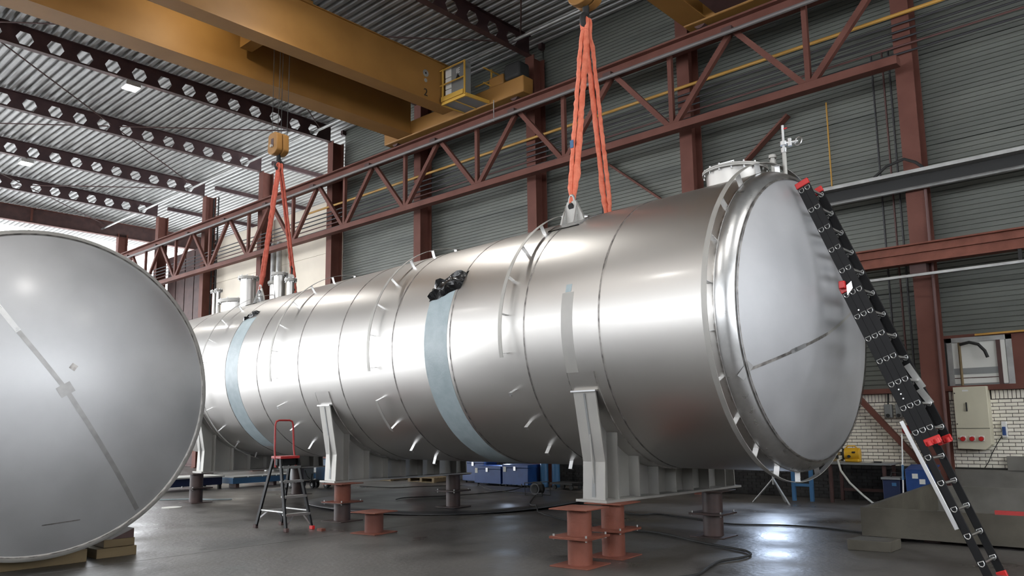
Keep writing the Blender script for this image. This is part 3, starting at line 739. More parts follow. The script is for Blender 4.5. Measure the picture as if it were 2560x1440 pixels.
# ================================================================== STEP LADDER
def step_ladder():
    X0, X1, Y0, Y1 = -11.26, -12.19, 7.02, 7.50
    t = thing('step_ladder', 'black step ladder with grey treads and a red tube handle', 'step ladder', ((X0 + X1) / 2, 7.25, 0))
    zt = 1.17; xa, xb = -11.62, -11.82; ya, yb = 7.10, 7.42
    def L(f, y, z):                                     # front / rear leg line
        u = z / zt; x = (X0 + (xa - X0) * u) if f else (X1 + (xb - X1) * u)
        yy = (Y0 + (ya - Y0) * u) if y == 0 else (Y1 + (yb - Y1) * u)
        return Vector((x, yy, z))
    for f in (1, 0):
        for y in (0, 1):
            lg = MB().bar(L(f, y, .03), L(f, y, zt), .03, .065, (1, 0, 0)).build('leg', 'ladder_black', t, bevel=.004)
            c = L(f, y, 0); MB().box(c.x - .045, c.x + .045, c.y - .025, c.y + .025, 0, .06).build('foot', 'red_plastic' if (f and y) else 'rust_dark', lg, bevel=.006)
    for z in (.27, .55, .79, 1.02):
        a, b = L(1, 0, z), L(1, 1, z)
        tr = MB().box(a.x - .07, a.x + .05, a.y, b.y, z - .03, z).build('tread', 'alu_dull', t, bevel=.004)
        MB().box(a.x + .05, a.x + .056, a.y, b.y, z - .035, z + .004).build('nosing', 'alu', tr)
    for z in (.27, .62):
        MB().bar(L(0, 0, z), L(0, 1, z), .02, .04).build('rear_rail', 'alu_dull', t)
    for y in (0, 1):
        e = .15 if y == 0 else -.15
        p = L(1, y, .06); MB().bar(p, Vector((p.x - .02, p.y + e, .25)), .012, .02).build('brace', 'alu', t)
        MB().bar(L(0, y, .14), L(0, y, .27) + Vector((0, e, 0)), .012, .02).build('brace', 'alu', t)
        MB().bar(L(1, y, .3), L(0, y, .3), .012, .02).build('spreader', 'alu_dull', t)
    MB().box(xb - .05, xa + .05, ya - .02, yb + .02, zt - .03, zt + .015).build('platform', 'red_tube', t, bevel=.008)
    MB().box(xb + .1, xa - .02, ya - .035, yb + .035, zt - .14, zt - .03).build('hinge_block', 'ladder_black', t, bevel=.01)
    x = xb + .02
    pts = [(x + .08, Y0 + .06, 1.0), (x + .02, Y0 + .07, 1.3), (x, Y0 + .08, 1.70), (x, Y0 + .10, 1.755), (x, Y0 + .15, 1.775), (x, Y1 - .13, 1.775), (x, Y1 - .08, 1.755), (x, Y1 - .06, 1.70), (x + .02, Y1 - .05, 1.3), (x + .08, Y1 - .04, 1.0)]
    MB().tube(pts, .016, 10).build('handle', 'red_tube', t)
step_ladder()

# ================================================================== BRICK WALL AND WHAT HANGS ON IT
mort = MB().box(-19, XN, YW + .012, YW + .18, 0, 2.2).build('mortar_bed', 'mortar', wall)
BL, BH, CL, CH = .195, .058, .205, .0684
def brick_mesh(w, d, h):
    b = MB(); e = .004
    b.add([(0, 0 + e, 0), (w, e, 0), (w, d, 0), (0, d, 0), (0, e, h), (w, e, h), (w, d, h), (0, d, h), (e, 0, e), (w - e, 0, e), (w - e, 0, h - e), (e, 0, h - e)],
          [(8, 9, 10, 11), (0, 1, 9, 8), (1, 5, 10, 9), (5, 4, 11, 10), (4, 0, 8, 11), (0, 4, 7, 3), (1, 2, 6, 5), (4, 5, 6, 7), (0, 3, 2, 1)])
    return b
bp_ = None; rest = MB(); cnt = 0
def stuff_brick(x, z, w, h): rest.add([(x, YW, z), (x + w, YW, z), (x + w, YW + .03, z), (x, YW + .03, z), (x, YW, z + h), (x + w, YW, z + h), (x + w, YW + .03, z + h), (x, YW + .03, z + h)], [(0, 1, 5, 4), (0, 4, 7, 3), (1, 2, 6, 5), (4, 5, 6, 7), (0, 3, 2, 1)])
for j in range(19):
    z = .725 + j * CH
    for i in range(20):
        x = -6.25 + i * CL + (CL / 2 if j % 2 else 0)
        hid = (-3.98 < x and x + BL < -3.18 and z > 1.05) or (-4.38 < x and x + BL < -3.98) or (x < -5.55 - (z - 1.3) * .3 and z > 1.3)
        if hid or cnt >= 250: stuff_brick(x, z, BL, BH); continue
        cnt += 1
        if bp_ is None: bp_ = brick_mesh(BL, .03, BH).build('brick', 'brick_white', wall, world=False); bp_.location = (x, YW, z)
        else: place(bp_, (x, YW + random.uniform(-.003, .002), z), wall)
sol = None
for i in range(45):
    x = -5.75 + i * .0684
    if -4.3 < x < -4.05 or -3.85 < x < -3.35: continue
    if sol is None: sol = brick_mesh(.058, .03, .165).build('soldier_brick', 'brick_white', wall, world=False); sol.location = (x, YW, 2.03)
    else: place(sol, (x, YW + random.uniform(-.002, .002), 2.03), wall)
for j in range(19):
    for i in range(20, 48): stuff_brick(-6.25 + i * CL + (CL / 2 if j % 2 else 0), .725 + j * CH, BL, BH)
for i in range(45, 130): stuff_brick(-5.75 + i * .0684, 2.03, .058, .165)
rest.build('bricks_hidden', 'brick_white', wall, kind='stuff')
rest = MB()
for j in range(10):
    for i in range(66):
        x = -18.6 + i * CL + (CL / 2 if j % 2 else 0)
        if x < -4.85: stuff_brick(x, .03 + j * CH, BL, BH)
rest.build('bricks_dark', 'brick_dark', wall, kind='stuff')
rest = MB()
for j in range(12):
    for i in range(60):
        stuff_brick(-18.6 + i * CL + (CL / 2 if j % 2 else 0), .725 + j * CH, BL, BH)
rest.build('bricks_beyond', 'brick_yellow', wall, kind='stuff')
struct(MB().box(-4.85, XN, YW - .08, YW + .02, 0, .69).box(-3.12, XN, YW - .1, YW + .02, .69, .95).build('baseboard_back', 'concrete'))
struct(MB().box(-19, XN, YW - .12, YW + .1, 2.2, 2.3).build('trim_1', 'rust'))
# window
win = struct(MB().box(-3.97, -2.86, YW - .02, YW + .06, 2.3, 3.24).build('window_1', 'panel_grey'))
MB().box(-3.88, -3.05, YW - .03, YW - .02, 2.34, 3.15).build('pane', 'paper', win)
MB().box(-3.88, -3.05, YW - .04, YW - .03, 2.52, 2.64).build('glazing_strip', 'panel_grey', win)
MB().box(-3.88, -3.05, YW - .036, YW - .03, 2.44, 2.455).build('glazing_bar', 'rust_dark', win)
for a in ((-3.97, -3.88, 2.3, 3.24), (-2.96, -2.86, 2.3, 3.24), (-3.97, -2.86, 3.15, 3.24)):
    MB().box(a[0], a[1], YW - .06, YW - .02, a[2], a[3]).build('window_frame', 'galv', win)
MB().box(-3.05, -2.97, YW - .05, YW - .02, 2.32, 3.15).build('side_light', 'paper', win)
MB().box(-3.12, -3.05, YW - .07, YW - .02, 2.3, 3.15).build('mullion', 'rust_dark', win)
struct(MB().box(-2.86, -2.55, YW - .05, YW + .1, 2.3, 3.3).build('trim_2', 'rust'))
struct(MB().box(-4.15, XN, YW - .04, YW + .1, 3.24, 3.3).build('trim_3', 'rust'))
struct(MB().box(-2.55, XN, YW + .05, YW + .15, 2.3, 3.3).build('trim_4', 'cladding'))
tag(MB().bar((-3.45, YW - .1, 3.27), (-1.5, YW - .1, 3.29), .04, .035).build('yellow_rail', 'pipe_yellow'), 'thin yellow rail above the boarded window', 'rail')
tag(MB().tube([(-3.74, YW - .09, 2.3), (-3.74, YW - .09, 3.14)], .025, 8).build('conduit_post', 'wood'), 'brownish upright conduit standing in front of the window', 'pipe')
tag(MB().tube([(-3.72, YW - .12, 3.10), (-3.55, YW - .15, 3.13), (-3.4, YW - .15, 3.08), (-3.3, YW - .15, 2.95), (-3.26, YW - .15, 2.82)], .03, 8).build('flex_duct', 'rubber'), 'short curved dark duct hanging in front of the window', 'duct')
# switch cabinet
cab = thing('switch_cabinet', 'beige steel switch cabinet with three red sockets on the brick wall', 'cabinet', (-3.63, 17.05, 1.07))
yc = 17.04
bd = MB().prism([(-3.885, yc, 1.09), (-3.42, yc, 1.07), (-3.31, yc, 1.17), (-3.31, yc, 2.27), (-3.885, yc, 2.27)], (0, .26, 0)).build('body', 'cabinet', cab, bevel=.006)
dr = MB().box(-3.88, -3.315, yc - .012, yc, 1.48, 2.262).build('door', 'cabinet', cab, bevel=.004)
MB().box(-3.885, -3.31, yc - .002, yc + .002, 1.468, 1.474).build('seam', 'black', cab)
MB().box(-3.72, -3.62, yc - .016, yc - .012, 2.18, 2.21).build('name_plate', 'white', dr)
sw = MB().box(-3.71, -3.62, yc - .02, yc - .012, 1.83, 1.93).build('switch_plate', 'cabinet', dr)
MB().box(-3.675, -3.655, yc - .05, yc - .02, 1.80, 1.97).build('switch_handle', 'black', dr)
for z in (1.56, 2.15): MB().cyl((-3.855, yc - .02, z), (-3.855, yc, z), .012, n=10).build('lock', 'black', dr)
for x in (-3.775, -3.62, -3.465):
    sk = MB().box(x - .045, x + .045, yc - .012, yc, 1.235, 1.335).build('socket_plate', 'white', cab)
    MB().cyl((x, yc - .012, 1.285), (x, yc - .07, 1.275), .042, n=16).build('socket', 'red_socket', sk)
    MB().cyl((x, yc - .07, 1.275), (x, yc - .078, 1.274), .03, n=16).build('socket_lid', 'red_plastic', sk)
MB().cyl((-3.85, yc - .012, 1.29), (-3.85, yc, 1.29), .012, n=10).build('indicator', 'red_socket', cab)
so = thing('wall_socket', 'small blue and white wall socket right of the switch cabinet', 'socket', (-3.12, 17.25, 1.3))
MB().box(-3.165, -3.075, 17.22, 17.3, 1.3, 1.6).build('housing', 'white', so, bevel=.01)
MB().box(-3.15, -3.09, 17.19, 17.22, 1.34, 1.5).build('lid', 'blue_box', so, bevel=.01)
MB().tube([(-3.15, 17.24, 1.35), (-3.25, 17.25, 1.2), (-3.36, 17.25, 1.0), (-3.42, 17.22, .85), (-3.5, 17.2, .72)], .008, 6).build('lead', 'rubber', so)
for x0, x1, l in ((-5.22, -5.07, 'grimy old switch box on the brick wall, the one nearer the tank'), (-5.0, -4.88, 'grimy old switch box on the brick wall, beside the ladder')):
    t = thing('switch_box', l, 'switch', (x0, 17.2, 1.68), group='old switch boxes on the brick wall')
    MB().box(x0, x1, 17.18, 17.3, 1.7, 1.98).build('housing', 'panel_grey', t, bevel=.015)
    MB().cyl(((x0 + x1) / 2, 17.18, 1.75), ((x0 + x1) / 2, 17.14, 1.75), .035, n=12).build('knob', 'rubber', t)
    MB().tube([((x0 + x1) / 2, 17.24, 1.98), ((x0 + x1) / 2 + .01, 17.25, 2.2)], .014, 6).build('conduit', 'rubber', t)
tag(MB().cyl((-4.82, 17.2, 1.45), (-4.82, 17.3, 1.45), .09, n=20).cyl((-4.82, 17.16, 1.45), (-4.82, 17.2, 1.45), .06, n=16).build('alarm_bell', 'red_socket'), 'round red box on the brick wall half behind the ladder', 'wall box')
tag(MB().bar((-5.72, 17.12, 2.18), (-4.5, 17.12, .7), .1, .13, (0, 1, 0)).build('diagonal_brace', 'rust'), 'short rust-brown diagonal brace in front of the white brick wall', 'brace')
tag(MB().bar((-6.85, 17.28, 8.75), (-11.65, 17.28, 5.0), .05, .2, (0, 1, 0)).build('diagonal_brace', 'rust'), 'rust-brown diagonal brace running down from the truss behind the tank manhole', 'brace')
tag(MB().bar((-8.75, 17.28, 6.15), (-11.95, 17.28, 8.8), .05, .16, (0, 1, 0)).build('diagonal_brace', 'rust'), 'rust-brown diagonal brace behind the near slings', 'brace')
# rails and pipes along the wall
t = thing('cable_tray', 'pale-edged cable tray running along the corrugated wall', 'cable tray', (-4, 17, 6.4))
MB().box(-7.2, 4, 16.38, 16.72, 6.49, 6.56).build('tray_top', 'galv', t)
MB().box(-7.2, 4, 16.6, 16.7, 6.25, 6.49).build('tray_web', 'rubber', t)
MB().tube([(-7.2, 16.62, 6.24), (4, 16.62, 6.24)], .04, 8).build('pipe', 'galv', t)
t = thing('rail_beam', 'rust-red steel beam crossing in front of the near column', 'beam', (-4, 16.45, 4.7))
MB().box(-9, 4, 16.33, 16.57, 5.04, 5.07).build('flange', 'rust_bright', t)
MB().box(-9, 4, 16.33, 16.57, 4.68, 4.71).build('flange', 'rust_bright', t)
MB().box(-9, 4, 16.42, 16.48, 4.71, 5.04).build('web', 'rust_bright', t)
MB().box(-9, 4, 16.36, 16.42, 4.88, 4.9).build('rib', 'rust_bright', t)
MB().box(-4.33, -4.03, 16.5, 16.74, 4.5, 5.0).build('bracket', 'rust_dark', t)
t = thing('galvanised_rail', 'thin galvanised rail hung below the rust-red beam', 'rail', (-4, 16.4, 4.4))
MB().box(-9, 4, 16.36, 16.42, 4.42, 4.47).build('rail', 'galv', t)
for x in (-7.5, -2.45): MB().box(x - .03, x + .03, 16.37, 16.41, 4.47, 4.68).build('hanger', 'rubber', t)
tag(MB().tube([(-26, 16.66, 9.98), (3, 16.66, 9.98)], .04, 8).build('gas_pipe', 'pipe_yellow'), 'yellow pipe running along the back wall behind the truss', 'pipe')
for i, (z, w) in enumerate(((9.78, 'just below the yellow pipe'), (9.62, 'second below the yellow pipe'), (9.46, 'third below the yellow pipe'), (9.30, 'fourth below the yellow pipe'), (9.14, 'lowest, just above the truss bottom chord'))):
    tag(MB().tube([(-40, 16.68, z), (3, 16.68, z)], .022, 6).build('wall_pipe', 'pipe_brown' if i == 3 else 'pipe_dark'), 'thin dark pipe along the back wall, ' + w, 'pipe', 'thin pipes along the back wall')
for x, m, w in ((-4.95, 'pipe_dark', 'furthest from the near column'), (-4.73, 'pipe_brown', 'middle one of three by the near column'), (-4.6, 'pipe_dark', 'closest to the near column')):
    tag(MB().tube([(x, 17.28, 2.3), (x, 17.28, 9.6)], .02, 6).build('drop_pipe', m), 'thin upright pipe on the corrugated wall, ' + w, 'pipe', 'upright pipes by the near column')
tag(MB().tube([(-5.98, 17.3, 6.75), (-5.98, 17.3, 8.8)], .018, 6).build('drop_pipe', 'pipe_yellow'), 'thin yellowish upright pipe above the cable tray', 'pipe')
for x, w in ((-12.2, 'closest to the near slings'), (-13.35, 'beside the dark column left of the near slings')):
    tag(MB().tube([(x, 17.28, 2.3), (x, 17.28, 9.6)], .025, 6).build('drop_pipe', 'pipe_dark'), 'thin dark upright pipe on the wall, ' + w, 'pipe', 'upright pipes behind the slings')
tag(MB().tube([(XC[0] + .205, 16.72, .1), (XC[0] + .205, 16.72, 6.2)], .03, 8).build('drop_pipe', 'pipe_brown'), 'brown upright pipe fixed to the near column', 'pipe')
tag(MB().tube([(-4.85, 16.5, 6.59), (-4.6, 16.48, 6.76), (-4.25, 16.46, 6.83), (-4.05, 16.48, 6.72), (-3.93, 16.5, 6.59)], .03, 8).build('flex_hose', 'rubber'), 'dark hose looping over the cable tray at the near column', 'hose')

# ================================================================== CONCRETE TROUGH, RIGHT
t = thing('concrete_trough', 'low grey concrete trough on the floor behind the ladder foot', 'trough', (-2, 13.5, 0))
MB().box(-3.95, 3, 11.62, 11.70, .04, .43).build('front_wall', 'concrete_stain_dim', t, bevel=.006)
MB().prism([(-3.95, 11.70, .04), (-3.95, 15.4, .04), (-3.95, 15.4, .54), (-3.95, 11.70, .43)], (.07, 0, 0)).build('end_wall', 'concrete_stain_dim', t)
MB().box(-3.88, 3, 11.70, 15.4, .04, .08).build('bottom', 'concrete', t)
MB().box(-3.88, 3, 15.33, 15.4, .08, .5).build('rear_wall', 'concrete', t)
for x in (-3.2, -1.0, 1.5): MB().box(x, x + .2, 11.8, 15.3, 0, .04).build('bearer', 'rust_dark', t)
tag(MB().prism([(-3.75, 10.47, 0), (-3.25, 10.55, 0), (-3.25, 10.98, 0), (-3.75, 10.9, 0)], (0, 0, .13)).build('concrete_block', 'concrete_stain_dim', bevel=.008), 'flat concrete block on the floor in front of the trough', 'block')
tag(MB().bar((-2.3, 11.66, .455), (0, 11.66, .455), .06, .05).build('red_profile', 'red_tube'), 'red steel profile lying on the trough edge', 'bar')
tag(MB().bar((-3.75, 13.9, .12), (-3.3, 13.1, .12), .05, .05).build('steel_offcut', 'rust_dark'), 'short dark steel bar lying in the trough', 'bar')

# ================================================================== WORKBENCH CORNER
t = thing('workbench', 'dark workbench with a grey top against the brick wall', 'bench', (-5.6, 16.8, 0))
MB().box(-6.25, -4.97, 16.45, 17.2, .77, .81).build('top', 'panel_grey', t, bevel=.005)
for x in (-6.15, -5.1):
    for y in (16.52, 17.12): MB().box(x - .03, x + .03, y - .03, y + .03, 0, .77).build('leg', 'rust_dark', t)
MB().box(-6.15, -5.1, 17.1, 17.14, .2, .26).build('stretcher', 'rust_dark', t)
t = thing('site_machine', 'yellow round-bodied machine with a black face on the workbench', 'machine', (-5.78, 16.75, .81))
MB().cyl((-5.92, 16.75, .97), (-5.62, 16.8, .97), .13, n=24).build('drum', 'yellow_tool', t, bevel=.02)
MB().box(-5.9, -5.62, 16.66, 16.86, .815, .88).build('foot', 'yellow_tool', t, bevel=.02)
MB().cyl((-5.96, 16.74, .97), (-5.91, 16.75, .97), .11, n=20).build('face', 'rubber', t)
MB().tube([(-5.9, 16.75, 1.08), (-5.85, 16.75, 1.14), (-5.72, 16.77, 1.14), (-5.67, 16.78, 1.08)], .015, 8).build('handle', 'yellow_tool', t)
MB().cyl((-5.8, 16.62, .93), (-5.8, 16.66, .93), .03, n=10).box(-5.74, -5.68, 16.64, 16.67, 1.0, 1.03).build('vent', 'rubber', t)
tag(MB().tube([(-5.97, 16.72, .9), (-5.95, 16.42, .86), (-5.88, 16.35, .66), (-5.7, 16.3, .42), (-5.45, 16.25, .2), (-5.2, 16.1, .05), (-4.9, 15.9, .02), (-4.5, 15.8, .02)], .02, 8).build('hose', 'hose_white'), 'pale hose drooping from the workbench to the floor', 'hose')
for i, (x, y, w, l, mm, lab) in enumerate(((-5.45, 16.7, .12, .08, 'paper', 'pale paper lying on the workbench'), (-5.25, 16.65, .14, .05, 'black', 'dark hand tool lying on the workbench'))):
    tag(MB().box(x - w / 2, x + w / 2, y - l / 2, y + l / 2, .812, .82 + .02 * i).build('bench_item', mm), lab, 'tool' if i else 'paper')
t = thing('tool_chest', 'blue tool chest with paper stickers behind the trough', 'chest', (-4.38, 16.5, 0))
MB().box(-4.62, -4.12, 16.17, 16.62, 0, .70).build('body', 'blue_box', t, bevel=.01)
MB().prism([(-4.62, 16.17, .70), (-4.12, 16.17, .70), (-4.12, 16.62, .78), (-4.62, 16.62, .78)], (0, 0, .02)).build('lid', 'blue_box', t)
for x, z in ((-4.45, .6), (-4.33, .5)): MB().box(x - .05, x + .05, 16.163, 16.17, z - .045, z + .045).build('sticker', 'paper', t)
t = thing('machine_box', 'dark box with a blue lamp beside the blue tool chest', 'box', (-4.82, 16.4, 0))
MB().box(-5.05, -4.74, 16.2, 16.6, 0, .52).build('body', 'blue_dark', t, bevel=.01)
MB().box(-5.07, -4.72, 16.18, 16.62, .52, .56).build('lid', 'panel_grey', t)
MB().tube([(-4.95, 16.4, .56), (-4.93, 16.4, .64), (-4.75, 16.4, .64), (-4.72, 16.4, .56)], .012, 6).build('handle', 'rubber', t)
MB().box(-4.88, -4.80, 16.19, 16.2, .40, .46).build('badge', 'blue_frame', t)
t = thing('wall_pole', 'white pole with a blue grip leaning by the blue chest', 'pole', (-4.52, 16.15, 0))
MB().cyl((-4.68, 16.12, 0), (-4.66, 16.3, 1.38), .014, n=8).build('tube', 'white', t)
MB().cyl((-4.6725, 16.188, .52), (-4.668, 16.224, .8), .022, n=8).build('grip', 'blue_frame', t)
def work_lamp(x, y, z, aim, power, t, size=.16):
    d = (Vector(aim) - Vector((x, y, z))).normalized()
    c = Vector((x, y, z)); up = Vector((0, 0, 1)); r = d.cross(up).normalized(); q = r.cross(d)
    MB().prism([c + r * (i * size) + q * (j * size * .8) - d * .06 for i, j in ((-1, -1), (1, -1), (1, 1), (-1, 1))], d * .055).build('lamp_head', 'rubber', t)
    MB().prism([c + r * (i * size * .9) + q * (j * size * .7) - d * .004 for i, j in ((-1, -1), (1, -1), (1, 1), (-1, 1))], d * .004).build('lens', 'lens_cool', t)
    L = bpy.data.lights.new('work_light', 'AREA'); L.shape = 'RECTANGLE'; L.size = size * 1.8; L.size_y = size * 1.4; L.energy = power; L.color = (.62, .76, 1.0)
    o = bpy.data.objects.new('work_light', L); COL.objects.link(o); o.parent = t
    o.matrix_basis = wm(t).inverted() @ (Matrix.Translation(c + d * .01) @ d.to_track_quat('-Z', 'Y').to_matrix().to_4x4())
t = thing('lamp_tripod', 'grey tripod of a work lamp behind the near saddle', 'tripod', (-7.0, 15.65, 0))
MB().cyl((-7.0, 15.65, .38), (-6.99, 15.65, 1.3), .025, n=10).build('post', 'galv', t)
for x, y in ((-7.49, 15.7), (-6.62, 15.5), (-6.95, 16.05)): MB().cyl((-7.0, 15.65, .5), (x, y, .0), .018, n=8).build('leg', 'galv', t)
work_lamp(-6.99, 15.6, 1.42, (-5.0, 10.5, 0), 26, t, .24)
t = thing('blue_trestle', 'blue steel trestle standing behind the tank end', 'trestle', (-6.75, 16.5, 0))
for x in (-6.93, -6.55): MB().box(x - .035, x + .035, 16.45, 16.52, 0, .95).build('leg', 'blue_frame', t)
MB().box(-6.97, -6.51, 16.46, 16.51, .3, .36).build('stretcher', 'blue_frame', t)
MB().box(-7.0, -6.48, 16.42, 16.55, .95, 1.0).build('top_bar', 'blue_frame', t)

# ================================================================== UNDER AND BEHIND THE TANK
t = tag(revolve([(0, .001), (0, 1.2), (0, 2.4), (0, 3.2)], frame=lambda s, th, r: Vector((-13.2 + r * cos(rad(th)), 12.45 + r * sin(rad(th)), .012 + s + (.05 + .03 * sin(rad(th * 3 + 40))) * (r / 3.2) ** 5 - .012))).build('steel_disc', 'plate_dark'), 'large thin dark steel disc lying on the floor under the tank', 'steel plate')
so_ = t.modifiers.new('thick', 'SOLIDIFY'); so_.thickness = .012; so_.offset = 1
def chest(x0, x1, y0, y1, h, label, tagged=True, z0=.06):
    t = thing('blue_chest', label, 'chest', ((x0 + x1) / 2, (y0 + y1) / 2, 0), group='blue tool chests')
    MB().box(x0, x1, y0, y1, z0, h - .09).build('body', 'blue_box', t, bevel=.008)
    MB().box(x0 - .01, x1 + .01, y0 - .01, y1 + .01, h - .085, h).build('lid', 'blue_box', t, bevel=.008)
    MB().box((x0 + x1) / 2 - .04, (x0 + x1) / 2 + .04, y0 - .025, y0, h - .16, h - .05).build('latch', 'alu', t)
    if tagged: MB().box(x0 + .04, x0 + .14, y0 - .012, y0 - .003, h - .2, h - .06).build('label_sheet', 'paper', t)
    for x in (x0 + .08, x1 - .08):
        for y in (y0 + .08, y1 - .08): MB().cyl((x, y, 0), (x, y, z0), .03, n=10).build('foot', 'rubber', t)
chest(-16.1, -15.07, 16.1, 16.7, .54, 'blue tool chest under the tank, the front one on the left')
chest(-14.98, -14.05, 16.08, 16.66, .60, 'blue tool chest under the tank, with a bright latch, on the right')
chest(-17.1, -16.2, 16.6, 17.15, .66, 'blue tool chest under the tank, half hidden at the back', False)
t = thing('work_lamp', 'small bright work lamp shining behind the blue tool chests', 'lamp', (-15.6, 16.95, 0))
MB().cyl((-15.6, 16.95, 0), (-15.6, 16.95, .62), .02, n=8).box(-15.75, -15.45, 16.85, 17.05, 0, .02).build('post', 'rubber', t)
work_lamp(-15.6, 16.93, .68, (-14.2, 13.0, 0), 12, t, .1)
def gas(x, y, lab):
    t = thing('gas_cylinder', lab, 'cylinder', (x, y, 0), group='gas cylinders under the tank')
    MB().cyl((x, y, 0), (x, y, 1.2), .11, n=18).build('body', 'blue_frame', t)
    MB().cyl((x, y, 1.2), (x, y, 1.32), .11, .04, n=18).build('shoulder', 'blue_frame', t)
    MB().cyl((x, y, 1.32), (x, y, 1.42), .035, n=10).build('valve', 'galv', t)
gas(-13.82, 16.5, 'blue gas cylinder standing right beside the blue chests'); gas(-13.5, 16.6, 'blue gas cylinder standing next to the flat dolly')
t = thing('flat_dolly', 'flat dark dolly on castors against the yellowish bricks', 'dolly', (-12.8, 16.2, 0))
MB().box(-13.2, -12.45, 15.95, 16.5, .14, .18).build('deck', 'rubber', t)
for x in (-13.1, -12.55):
    for y in (16.05, 16.4): MB().cyl((x, y - .02, .06), (x, y + .02, .06), .06, n=12).build('castor', 'rubber', t)
def pallet(x, y, lab):
    t = thing('pallet', lab, 'pallet', (x, y, 0), group='wooden pallets')
    for i in range(7): MB().box(x - .6, x + .6, y - .4 + i * .12, y - .31 + i * .12, .12, .145).build('deck_board', 'wood', t)
    for dx in (-.55, 0, .55): MB().box(x + dx - .05, x + dx + .05, y - .4, y + .4, .02, .12).build('bearer', 'wood', t)
    for dy in (-.35, .35): MB().box(x - .6, x + .6, y + dy - .05, y + dy + .05, 0, .02).build('bottom_board', 'wood', t)
pallet(-18.3, 16.4, 'wooden pallet behind the middle saddle'); pallet(-20.2, 16.3, 'wooden pallet further left behind the middle saddle')
t = thing('cable_reel', 'black wire-frame cable reel standing on the floor plate', 'cable reel', (-12.2, 14.3, 0))
for y in (14.15, 14.45): MB().tube([(-12.45, y, .02), (-12.47, y, .3), (-11.95, y, .33), (-11.93, y, .02)], .012, 6, True).build('frame', 'rubber', t)
MB().cyl((-12.2, 14.18, .17), (-12.2, 14.42, .17), .1, n=16).build('drum', 'rubber', t)
for y in (14.2, 14.4): MB().cyl((-12.2, y - .005, .17), (-12.2, y + .005, .17), .14, n=18).build('side_disc', 'black', t)
# machines far left
t = thing('blue_platform', 'long low blue steel platform behind the step ladder', 'platform', (-21.3, 12.2, 0))
MB().box(-21.8, -21.1, 11.4, 14.2, .12, .28).build('frame', 'blue_frame', t)
for i in range(6): MB().box(-21.8, -21.1, 11.42 + i * .46, 11.84 + i * .46, .28, .31).build('deck_plate', 'panel_grey', t)
for y in (11.6, 12.8, 14.0): MB().box(-21.6, -21.2, y - .05, y + .05, 0, .12).build('skid', 'rust_dark', t)
t = thing('work_table', 'dark blue low table with a white top left of the far stand', 'table', (-21.6, 10.5, 0))
MB().box(-22.3, -21.2, 9.3, 11.2, .33, .37).build('top', 'white', t)
MB().box(-22.25, -21.25, 9.35, 11.15, .12, .33).build('apron', 'blue_dark', t)
for x in (-22.2, -21.3):
    for y in (9.4, 11.1): MB().box(x - .04, x + .04, y - .04, y + .04, 0, .12).build('leg', 'rubber', t)
def cart(x, y, lab, mat, h):
    t = thing('welding_cart', lab, 'cart', (x, y, 0), group='welding carts')
    MB().box(x - .3, x + .3, y - .2, y + .2, .22, h).build('case', mat, t, bevel=.02)
    MB().box(x - .32, x + .32, y - .22, y + .22, .17, .22).build('chassis', 'rubber', t)
    for dx in (-.24, .24):
        for dy in (-.2, .2):
            w = MB().cyl((x + dx, y + dy - .03, .1), (x + dx, y + dy + .03, .1), .1, n=18).build('wheel', 'rubber', t)
            MB().cyl((x + dx, y + dy - .034, .1), (x + dx, y + dy + .034, .1), .045, n=12).build('hub', 'galv', w)
    MB().tube([(x - .25, y - .18, h), (x - .25, y - .18, h + .15), (x - .25, y + .18, h + .15), (x - .25, y + .18, h)], .015, 8).build('handle', mat, t)
    MB().tube([(x + .31, y - .1, .5), (x + .42, y - .1, .35), (x + .4, y + .05, .22), (x + .33, y + .12, .4)], .012, 6).build('lead', 'rubber', t)
cart(-19.4, 12.55, 'dark wheeled welding cart behind the step ladder', 'panel_grey', .62)
cart(-18.95, 13.1, 'blue wheeled welding cart left of the middle saddle', 'blue_frame', .8)
# cables and hoses
CABLES = (('black cable running along the floor to the concrete trough', [(-8.68, 12.5), (-8.01, 12.22), (-7.85, 12.5), (-7.27, 12.36), (-6.71, 12.18), (-6.06, 11.91), (-5.34, 12.24), (-4.72, 12.27), (-3.98, 12.05)], .014, 'rubber'),
          ('black cable curling across the floor in front of the far right stand', [(-6.9, 10.3), (-6.49, 10.33), (-6.04, 10.13), (-5.66, 9.92), (-5.31, 9.75), (-4.88, 9.6), (-4.63, 9.47), (-4.49, 9.26), (-4.48, 8.97), (-4.56, 8.62), (-4.47, 8.16), (-4.36, 7.7), (-4.5, 7.3)], .016, 'rubber'),
          ('black cable from the cable reel towards the rust-red stands', [(-12.1, 14.1), (-10.86, 12.48), (-9.82, 11.52), (-8.5, 10.75), (-7.4, 10.4)], .014, 'rubber'),
          ('black cable lying across the steel disc', [(-14.1, 11.59), (-14.27, 12.08), (-13.79, 13.04), (-13.54, 14.29), (-13.61, 15.26), (-14.25, 16.0)], .012, 'rubber'),
          ('black cable behind the middle saddle', [(-18.4, 13.81), (-17.11, 13.99), (-16.73, 14.75), (-15.9, 15.5), (-13.9, 14.6), (-12.4, 14.4)], .012, 'rubber'),
          ('pale blue hose on the floor behind the dished tank end', [(-18.88, 8.36), (-18.5, 8.87), (-17.81, 9.21), (-17.58, 9.49)], .014, 'tape'))
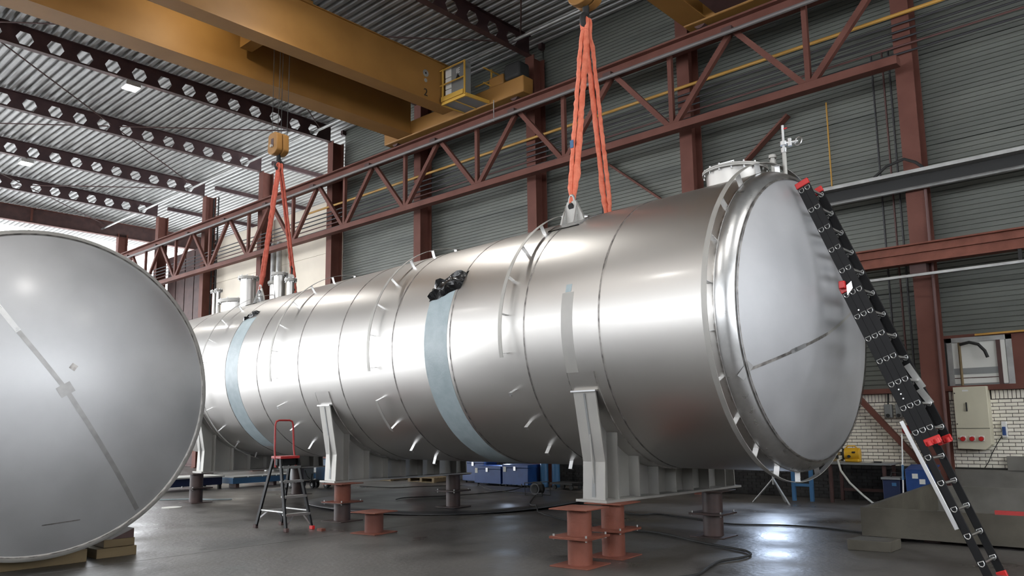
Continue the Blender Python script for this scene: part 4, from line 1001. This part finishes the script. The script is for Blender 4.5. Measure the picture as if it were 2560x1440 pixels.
for lab, pts, r, m in CABLES:
    P = [Vector((x, y, r + .004)) for x, y in pts]; C = []
    on_disc = 'disc' in lab or 'reel' in lab or 'behind the middle' in lab
    for i in range(len(P) - 1):
        p0, p1, p2, p3 = P[max(i - 1, 0)], P[i], P[i + 1], P[min(i + 2, len(P) - 1)]
        for j in range(8):
            u = j / 8; q = .5 * ((2 * p1) + (p2 - p0) * u + (2 * p0 - 5 * p1 + 4 * p2 - p3) * u * u + (3 * p1 - p0 - 3 * p2 + p3) * u ** 3)
            dd = math.hypot(q.x + 13.2, q.y - 12.45)
            if dd < 3.35: q.z = r + .014 + (.08 * (dd / 3.2) ** 5)
            C.append(q)
    C.append(P[-1])
    tag(MB().tube(C, r, 8).build('hose' if 'hose' in lab else 'cable', m), lab, 'hose' if 'hose' in lab else 'cable')
tag(MB().cyl((-16.9, 7.75, 0), (-16.9, 7.75, .012), .2, n=24).build('lid_disc', 'paper'), 'flat white lid on the floor beside the far stand', 'lid')
tag(MB().box(-11.0, -10.88, 7.42, 7.5, 0, .04).build('wood_block', 'rust_bright'), 'small reddish block on the floor beside the step ladder', 'block')

t = thing('wall_ladder', 'narrow dark access ladder rising behind the far column, left of the pale panels', 'ladder', (-34.2, 17.1, 0))
for x in (-34.4, -33.95): MB().box(x - .025, x + .025, 17.1, 17.15, 0, 12.5).build('stile', 'rubber', t)
for i in range(36): MB().cyl((-34.4, 17.12, .5 + i * .33), (-33.95, 17.12, .5 + i * .33), .018, n=6).build('rung', 'rubber', t)
for x, w in ((-28.95, 'left'), (-28.5, 'right')):
    tag(MB().cyl((x, 17.1, 0), (x, 17.1, 9.4), .11, n=14).build('duct_pipe', 'galv'), 'upright silver duct on the pale panels behind the far sling, the %s one of two' % w, 'pipe', 'silver ducts on the pale panels')
gp = MB().cyl(T(-13.0, .2, 1.8), T(-13.0, .2, 2.72), .025, n=10).build('gauge_pipe', 'rubber', tank)
MB().cyl(T(-13.0, .2, 2.45), T(-12.97, .0, 2.45), .11, n=20).build('gauge', 'white', gp)
MB().bar(T(-13.0, .2, 2.7), T(-12.85, .1, 2.72), .03, .03).cyl(T(-13.0, .2, 2.15), T(-13.0, .2, 2.19), .09, n=12).build('valve', 'rubber', gp)
